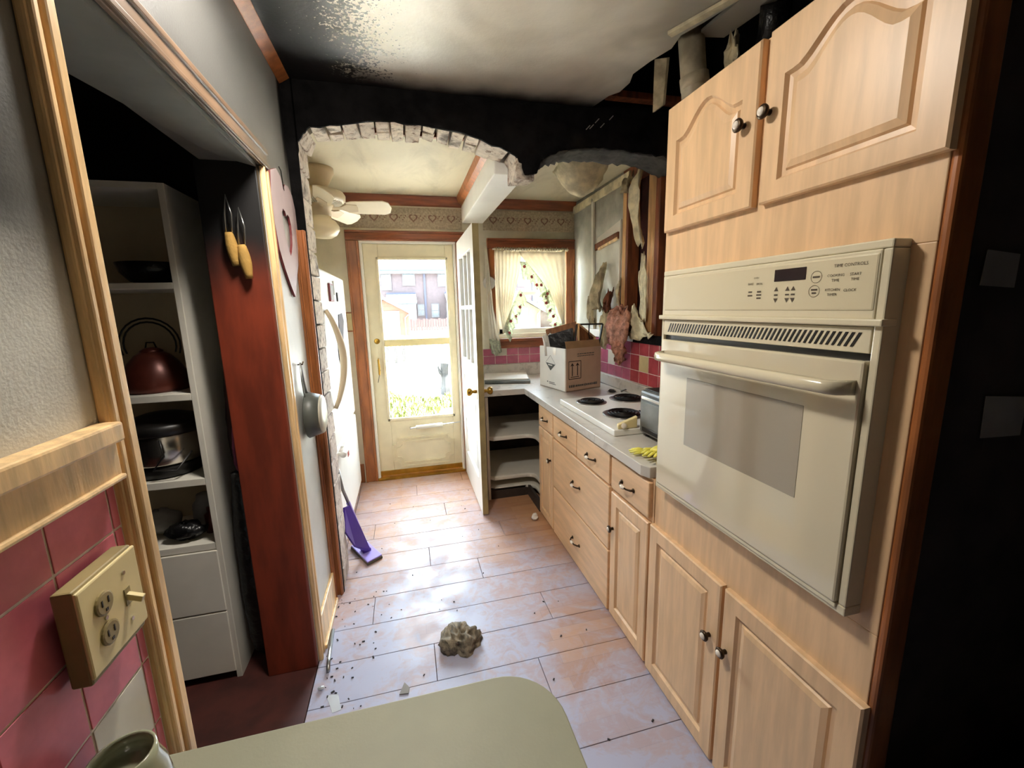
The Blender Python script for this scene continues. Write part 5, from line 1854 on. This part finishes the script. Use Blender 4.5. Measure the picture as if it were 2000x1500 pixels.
# dark end of the room: papers on the side of the tall cabinet, burnt box with debris
slab('note_paper', [(1.01, .545, 1.510), (1.10, .545, 1.505), (1.10, .545, 1.565), (1.015, .545, 1.572)], .002, 'paper', 'dim paper note pinned high on the dark cabinet side', 'paper', bev=0)
slab('note_paper', [(1.085, .545, 1.215), (1.20, .545, 1.21), (1.20, .545, 1.29), (1.08, .545, 1.30)], .002, 'paper', 'dim paper note pinned lower on the dark cabinet side', 'paper', bev=0)
t = thing('burnt_crate', 'soot-black crate in the dark corner right of the tall cabinet', 'crate', (1.2, .3, 0))
B(.93, .08, 0.0, 1.55, .50, .44).build('crate_body', 'soot', t, bev=.01)
B(.92, .07, .44, 1.56, .51, .455).build('crate_lid', 'soot', t, bev=.004)
slab('grey_sheet', [(.94, .49, .4560), (1.05, .37, .4560), (.99, .22, .4560), (.93, .25, .4560)], .004, 'toaster', 'grey sheet corner on the burnt crate', 'sheet', bev=0)
MB().ball((1.17, .38, .490), .075, 14, 8, (1.6, .9, .30)).jit(.008, 9).build('ash_heap', 'paper', None, smooth=True, label='ashy cloth heap on the burnt crate', cat='cloth')

# ------------------------------------------------------------------ added fill lamp, unseen above the view, brightening the foreground
t = thing('added_fill_lamp', 'added round fill lamp, flush on the ceiling and out of view', 'lamp', (-.2, 1.26, 2.38))
MB().lathe([(.15, 2.465), (.155, 2.489)], (-.2, 1.26, 0), 28).build('added_lamp_base', 'white', t, smooth=True)
MB().lathe([(.02, 2.40), (.09, 2.41), (.13, 2.435), (.145, 2.465)], (-.2, 1.26, 0), 28).build('added_lamp_shade', 'added_lamp_glass', t, smooth=True)
for kind_, pw, z_ in (('AREA', FILL_LAMP_W, 2.385), ('POINT', FILL_LAMP_W * .55, 2.34)):
    ld = bpy.data.lights.new('added_fill_light', kind_)
    ld.energy = pw
    ld.color = (1.0, .95, .87)
    if kind_ == 'AREA':
        ld.shape = 'DISK'
        ld.size = .24
    else:
        ld.shadow_soft_size = .08
    lo = bpy.data.objects.new('added_fill_light', ld)
    C.objects.link(lo)
    lo.location = (-.2, 1.26, z_)

# ------------------------------------------------------------------ outdoors
struct('ground', B(-60, YB + .4, -.9, 80, 90, -.5), 'concrete')
struct('outer_step', B(-.7, YB + T, -.5, .8, YB + 1.2, -.14), 'concrete')
# grass patches
gr = MB()
r0 = random.Random(8)
for k in range(9000):
    if r0.random() < .75:
        x, y = r0.uniform(-1.1, 2.2), r0.uniform(7.2, 10.6)
    else:
        x, y = r0.uniform(-1.2, 0.1), r0.uniform(6.2, 8.2)
    if math.sin(x * 3.1 + y) + math.sin(y * 2.3) < -.5:
        continue
    if abs(x - .86) < .35 and abs(y - 9.9) < .3:
        continue
    hgt = r0.uniform(.05, .14)
    a = r0.uniform(0, PI)
    dx_, dy_ = math.cos(a) * .04, math.sin(a) * .04
    gr.add([(x - dx_, y - dy_, -.5), (x + dx_, y + dy_, -.5), (x + r0.uniform(-.05, .05), y + r0.uniform(-.05, .05), -.5 + hgt)], [(0, 1, 2)])
gr.build('grass', 'grass', None, kind='stuff', label='yellow-green grass patches in the yard outside the door', cat='grass')
t = thing('tree_stump', 'grey knobbly stump standing in the yard seen through the lower pane', 'stump', (.86, 9.9, -.5))
MB().lathe([(.17, -.5), (.15, -.3), (.13, 0), (.15, .12), (.16, .25), (.10, .33)], (.88, 9.9, 0), 14).jit(.02, 5).build('trunk', 'stump', t)
MB().tube([(.80, 9.9, -.1), (.70, 9.85, .05), (.67, 9.85, .2)], [.05, .04, .02], 8).build('branch', 'stump', t)
# garages
def garage(xc, y, hw, m, eave, apex, label, doorw):
    t = thing('garage', label, 'garage', (xc, y, -.5), 'garages across the alley')
    MB().prism([(xc - hw, y, -.5), (xc + hw, y, -.5), (xc + hw, y, eave), (xc, y, apex), (xc - hw, y, eave)], (0, 5.5, 0)).build('walls', m, t)
    for s in (-1, 1):
        MB().prism([(xc, y - .25, apex + .16), (xc + s * (hw + .35), y - .25, eave - .06), (xc + s * (hw + .35), y - .25, eave + .06), (xc, y - .25, apex + .28)], (0, 6, 0)).build('roof_slope', 'ext_roof', t)
        MB().prism([(xc, y - .3, apex + .02), (xc + s * (hw + .38), y - .3, eave - .2), (xc + s * (hw + .38), y - .3, eave + .05), (xc, y - .3, apex + .28)], (0, .06, 0)).build('barge_board', 'ext_white', t)
    d = B(xc - doorw, y - .05, -.5, xc + doorw, y + .02, 1.45).build('garage_door', 'ext_white', t)
    for z in (0, .48, .96):
        B(xc - doorw, y - .06, z, xc + doorw, y - .05, z + .02).build('door_seam', 'ext_dark', d)
    MB().tube([(xc + hw - .05, y - .1, eave - .1), (xc + hw - .3, y - .1, eave - .35), (xc + hw - .3, y - .1, -.5)], .05, 8).build('downspout', 'ext_white', t)
    return t


garage(-1.55, 34, 1.85, 'ext_orange', 1.25, 2.30, 'orange brick garage with white door in the upper door pane', 1.15)
garage(9.2, 34, 1.85, 'ext_yellow', 1.25, 2.30, 'yellow garage with white door seen through the kitchen window', .75)
garage(14.4, 34, 1.85, 'ext_orange', 1.25, 2.30, 'second orange garage farther right behind the kitchen window', 1.15)
# row house
t = thing('row_house', 'long pink-grey two-storey row house with slate roof across the alley', 'house', (4, 50, -.5))
B(-22, 50, -.5, 34, 58, 5.6).build('walls', 'ext_brick', t)
MB().prism([(-22, 49.5, 5.75), (-22, 54, 9.2), (-22, 54, 9.4), (-22, 49.5, 5.95)], (56, 0, 0)).build('roof', 'ext_roof', t)
B(-22, 49.4, 5.5, 34, 49.75, 5.78).build('gutter', 'ext_white', t)
wi = [(-2.23, -1.35, 3.84, 5.4), (.10, 1.26, 4.32, 5.5), (4.02, 5.0, 4.2, 5.4), (1.57, 2.14, .91, 2.02), (3.14, 3.82, .68, 2.05), (-5, -4, 4, 5.4), (7.4, 8.4, 4.1, 5.4), (10.6, 11.6, 4.1, 5.4), (13.5, 14.5, 4.1, 5.4), (17, 18, 4.1, 5.4), (8.4, 9.2, .8, 2.1), (12.2, 13, .8, 2.1), (16, 17, .8, 2.1)]
for a, b, c, d in wi:
    wn_ = MB().box(a - .12, 49.9, c - .12, a, 50.02, d + .12).box(b, 49.9, c - .12, b + .12, 50.02, d + .12).box(a, 49.9, d, b, 50.02, d + .12).box(a, 49.9, c - .12, b, 50.02, c).box(a, 49.92, (c + d) / 2 - .05, b, 50.02, (c + d) / 2 + .05).build('window', 'ext_white', t)
    B(a, 49.95, c, b, 50.01, d).build('pane', 'ext_glass', wn_)
for x in (2.3, 9.8, -3.2, 15.2):
    B(x, 49.85, -.5, x + .22, 50, 5.5).build('downspout', 'ext_dark', t)
# lean-to porch roofs on the row house
for a, b in ((-1.85, 1.35), (4.6, 7.2), (11, 13.5)):
    lt = thing('lean_to', {-1.85: 'shingled lean-to behind the orange garage', 4.6: 'shingled lean-to right of the far downspout', 11: 'shingled lean-to behind the yellow garage'}[a], 'lean-to', ((a + b) / 2, 48, -.5), 'lean-tos on the row house')
    MB().prism([(a, 49.8, 3.35), (a, 47, 2.3), (a, 47, 2.15), (a, 49.8, 3.2)], (b - a, 0, 0)).build('roof', 'ext_roof', lt)
    B(a, 49.7, 3.22, b, 49.84, 3.45).build('flashing', 'ext_dark', lt)
    B(a + .1, 47.3, -.5, b - .1, 49.8, 2.15).build('walls', 'ext_white', lt)
# fences
t = thing('board_fence', 'red board fence in front of the row house', 'fence', (3.2, 41, -.5))
b0 = None
for k in range(30):
    x = .2 + .24 * k
    if b0 is None:
        b0 = B(x, 41, -.5, x + .21, 41.03, .62).build('board', 'fence', t)
        bo = Vector(ORG[b0.name])
    else:
        piece(b0, t, (bo.x + .24 * k, bo.y, bo.z + .06 * math.sin(k * 2.2)))
t = thing('board_fence', 'grey weathered picket boards low in the yard, left side of the lower pane', 'fence', (-.3, 16.4, -.5))
b0 = None
for k in range(8):
    if b0 is None:
        b0 = B(-.95, 16.4, -.5, -.82, 16.43, .52).build('board', 'fence_grey', t)
        bo = Vector(ORG[b0.name])
    else:
        piece(b0, t, (bo.x + .15 * k, bo.y + .02 * (k % 2), bo.z + .05 * math.sin(k * 1.7)))
B(-.95, 16.44, .2, .3, 16.48, .28).build('rail', 'fence_grey', t)
